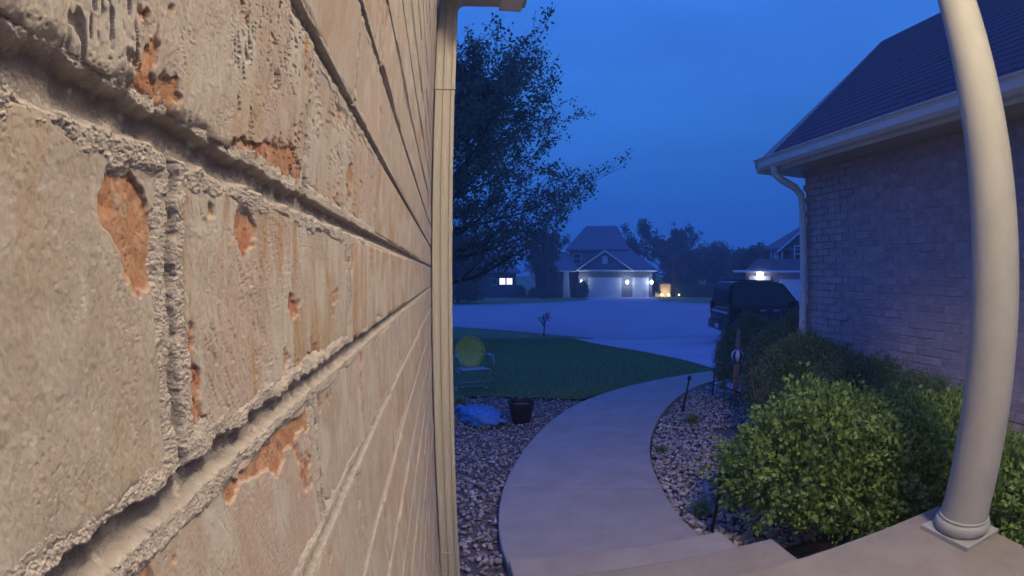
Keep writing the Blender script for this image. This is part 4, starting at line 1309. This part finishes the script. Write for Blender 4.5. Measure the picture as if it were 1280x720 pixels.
# right house behind the SUV
h3 = House('gabled_house', 'dark two-storey gabled house with white trim beyond the SUV', (26.6, 33.5), R(-38))
g0 = gz(33)-.1
h3.box('wall', M['siding_dark'], -1.65, 9.5, -9, 0, g0-.3, 3.75)
h3.prism('gable', M['siding_dark'], [(-.75, 3.7), (6.1, 3.7), (1.9, 6.12)] if False else [(-.75, 3.7), (4.2, 3.7), (1.75, 5.75)], -2.5, .30)
b = MB()
for sg, e in ((-1, -1.15), (1, 4.65)):
    b.prism([(1.75, 6.05-h3.z0), (1.75, 5.83-h3.z0), (e, 3.45-h3.z0), (e, 3.62-h3.z0)], 'y', -.55, 3.5)
b.build('gable_roof', M['far_roof'], h3.root)
for sg, e in ((-1, -1.1), (1, 4.6)): h3.beam('rake_trim', M['white_trim'], (1.75, 5.85), (e, 3.5), .60, .075)
h3.hip('main_roof', M['far_roof'], -2.2, 10, -9.6, .35, 3.85, 2.2, 6, -4.5, 6.7)
for u in (-1.6, -.7): h3.beam('corner_trim', M['white_trim'], (u, 2.9), (u, 3.7), .06 if u < -1 else .34, .08)
h3.window(-1.42, -.95, 3.0, 3.78, .02, M['white_trim'], M['white_trim'])
h3.window(.30, 1.05, 2.72, 4.08, .32, M['white_trim'])
h3.window(1.75, 2.5, 2.72, 4.08, .32, M['white_trim'])
h3.box('shutter', M['siding_dark'], -.06, .26, .30, .34, 2.72, 4.08)
h3.prism('lower_roof', M['far_roof'], [(-3.7, 2.0), (9.0, 2.0), (9.0, 2.95), (-2.7, 2.95)], 0.0, 2.0)
h3.beam('gutter', M['white_trim'], (-4.6, 1.98), (9, 1.98), 2.15, .09)
h3.box('lower_wall', M['siding_pale'], -3.6, 9, .3, 1.7, g0-.3, 1.95)
h3.box('garage_door', M['garage_door'], -3.35, -1.6, 1.72, 1.78, g0, 1.62)
q = MB(); q.box(-2.75, -2.15, -1.86, -1.80, 1.66-h3.z0, 1.90-h3.z0, .02)
pl_ = q.build('porch_light', M['lamp_house'], h3.root)
l = bpy.data.lights.new('bulb', 'POINT'); l.energy = 30; l.color = (.9, .95, 1); l.shadow_soft_size = .15
o = bpy.data.objects.new('bulb', l); COL.objects.link(o); o.parent = pl_; o.location = (-2.45, -2.1, 1.62-h3.z0)
h3.box('garage_door', M['garage_door'], -.9, 4.2, 1.72, 1.78, g0, 1.40)

# far trees and hedges
GT = 'trees beyond the far houses'
for lab, x, y, hh, sp, sd in (
    ('broad bare-topped tree right of the garage house roof', 31.7, 68, 7.3, 7.4, 3),
    ('lower rounded tree filling in left of the broad tree', 25.3, 72, 7.6, 3.0, 4),
    ('dense tree right of the broad tree, above the far hedge', 35.5, 60.5, 6.2, 2.8, 5),
    ('low bushy tree behind the far hedge, beneath the broad tree', 31.0, 61.5, 5.4, 3.0, 9),
    ('small round tree left of the gabled house', 33.6, 50, 5.4, 2.4, 6),
    ('round tree directly behind the gabled house roof line', 34.0, 45.0, 5.0, 2.4, 8)):
    tree('far_tree', lab, (x, y), hh, sp, .2, 14000, .34, M['farleaf'], sd, .10, GT, cl=.7, limbs=18)
tree('shade_tree', 'leafy tree standing between the lit window house and the garage house', (10.6, 55), 7.6, 2.3, .15, 8000, .26, M['farleaf'], 15, .46, GT, cl=.55, limbs=16)
tree('shade_tree', 'dark dense tree beside the downspout, across the street', (1.0, 46.5), 6.4, 2.6, .18, 10000, .28, M['farleaf'], 17, .05, GT, cl=.7, limbs=16)
def conifer(label, x, y, hh, r):
    root = thing('conifer', label, 'tree', (x, y, gz(y)-.1))
    b = MB(); b.tube([(0, 0, 0), (0, 0, hh*.95)], [.09, .02], 6); b.build('trunk', M['bark'], root)
    n = 2600; t = rng.uniform(0, 1, n)**.8; a = rng.uniform(0, 6.28, n); q = r*(1-t)*rng.uniform(.4, 1, n)
    P = np.c_[np.cos(a)*q, np.sin(a)*q, .15+t*hh*.95]
    D = np.c_[np.cos(a), np.sin(a), np.full(n, .5)] + rng.normal(0, .4, (n, 3))
    V, F, T = leaf_cloud(P, D, .26, .4, rng.uniform(0, 1, n)); np_mesh('crown', V, F, M['farleaf'], root, False, {'tone': ('FLOAT', T)})
conifer('slim conifer beside the lit beige wall', 28.6, 59.6, 4.4, 1.0)
GH = 'clipped shrubs before the far houses'
def far_shrub(lab, x, y, r, hh, m='farleaf'):
    shrub('far_shrub', lab, (x, y), (r, r), hh, 260, M[m], .17, .6, int(x*10), GH, spr=.3, lps=9)
far_shrub('round shrub left of the big lit garage door', 15.75, 58.2, .62, 1.9, 'yew')
far_shrub('tall shrub right of the lit garages, before the beige wall', 25.25, 58.9, .70, 1.9, 'yew')
for k, (x, lab) in enumerate(((10.6, 'left'), (11.8, 'middle'), (13.0, 'right'))):
    far_shrub('low clipped shrub under the far porch, %s one of three between the posts' % lab, x, 60.6-.33*(x-10.6), .75, 1.0, 'yew')
far_shrub('dark shrub between the lit windows and the far porch', 8.6, 60.5, .7, 1.3)
hb = thing('far_hedge', 'long dark clipped hedge behind the grass right of the beige wall', 'hedge', (31.8, 56.5, gz(56)-.1), R(-35))
n = 9000
P = np.c_[rng.uniform(-4.2, 4.2, n), rng.uniform(-.5, .5, n), rng.uniform(0, 1.5, n)*(1+.08*np.sin(np.arange(n)))]
V, F, T = leaf_cloud(P, rng.normal(size=P.shape), .2, .6, rng.uniform(0, 1, n)); np_mesh('foliage', V, F, M['yew'], hb, False, {'tone': ('FLOAT', T)})
hz = MB(); hz.box(-90, 95, -14, 118, -3.2, 15.5)
hm = bpy.data.materials.new('evening_haze'); hm.use_nodes = True
hn = hm.node_tree; hn.nodes.remove(hn.nodes['Principled BSDF'])
hv = hn.nodes.new('ShaderNodeVolumePrincipled'); hv.inputs['Color'].default_value = (.86, .93, 1, 1); hv.inputs['Density'].default_value = .0042
hn.links.new(hv.outputs[0], hn.nodes['Material Output'].inputs['Volume'])
tag(hz.build('haze', hm), 'thin blue evening haze over the street', kind='stuff')
print('built', sum(len(o.data.polygons) for o in scene.objects if o.type == 'MESH'), 'faces', len(scene.objects), 'objects', flush=True)
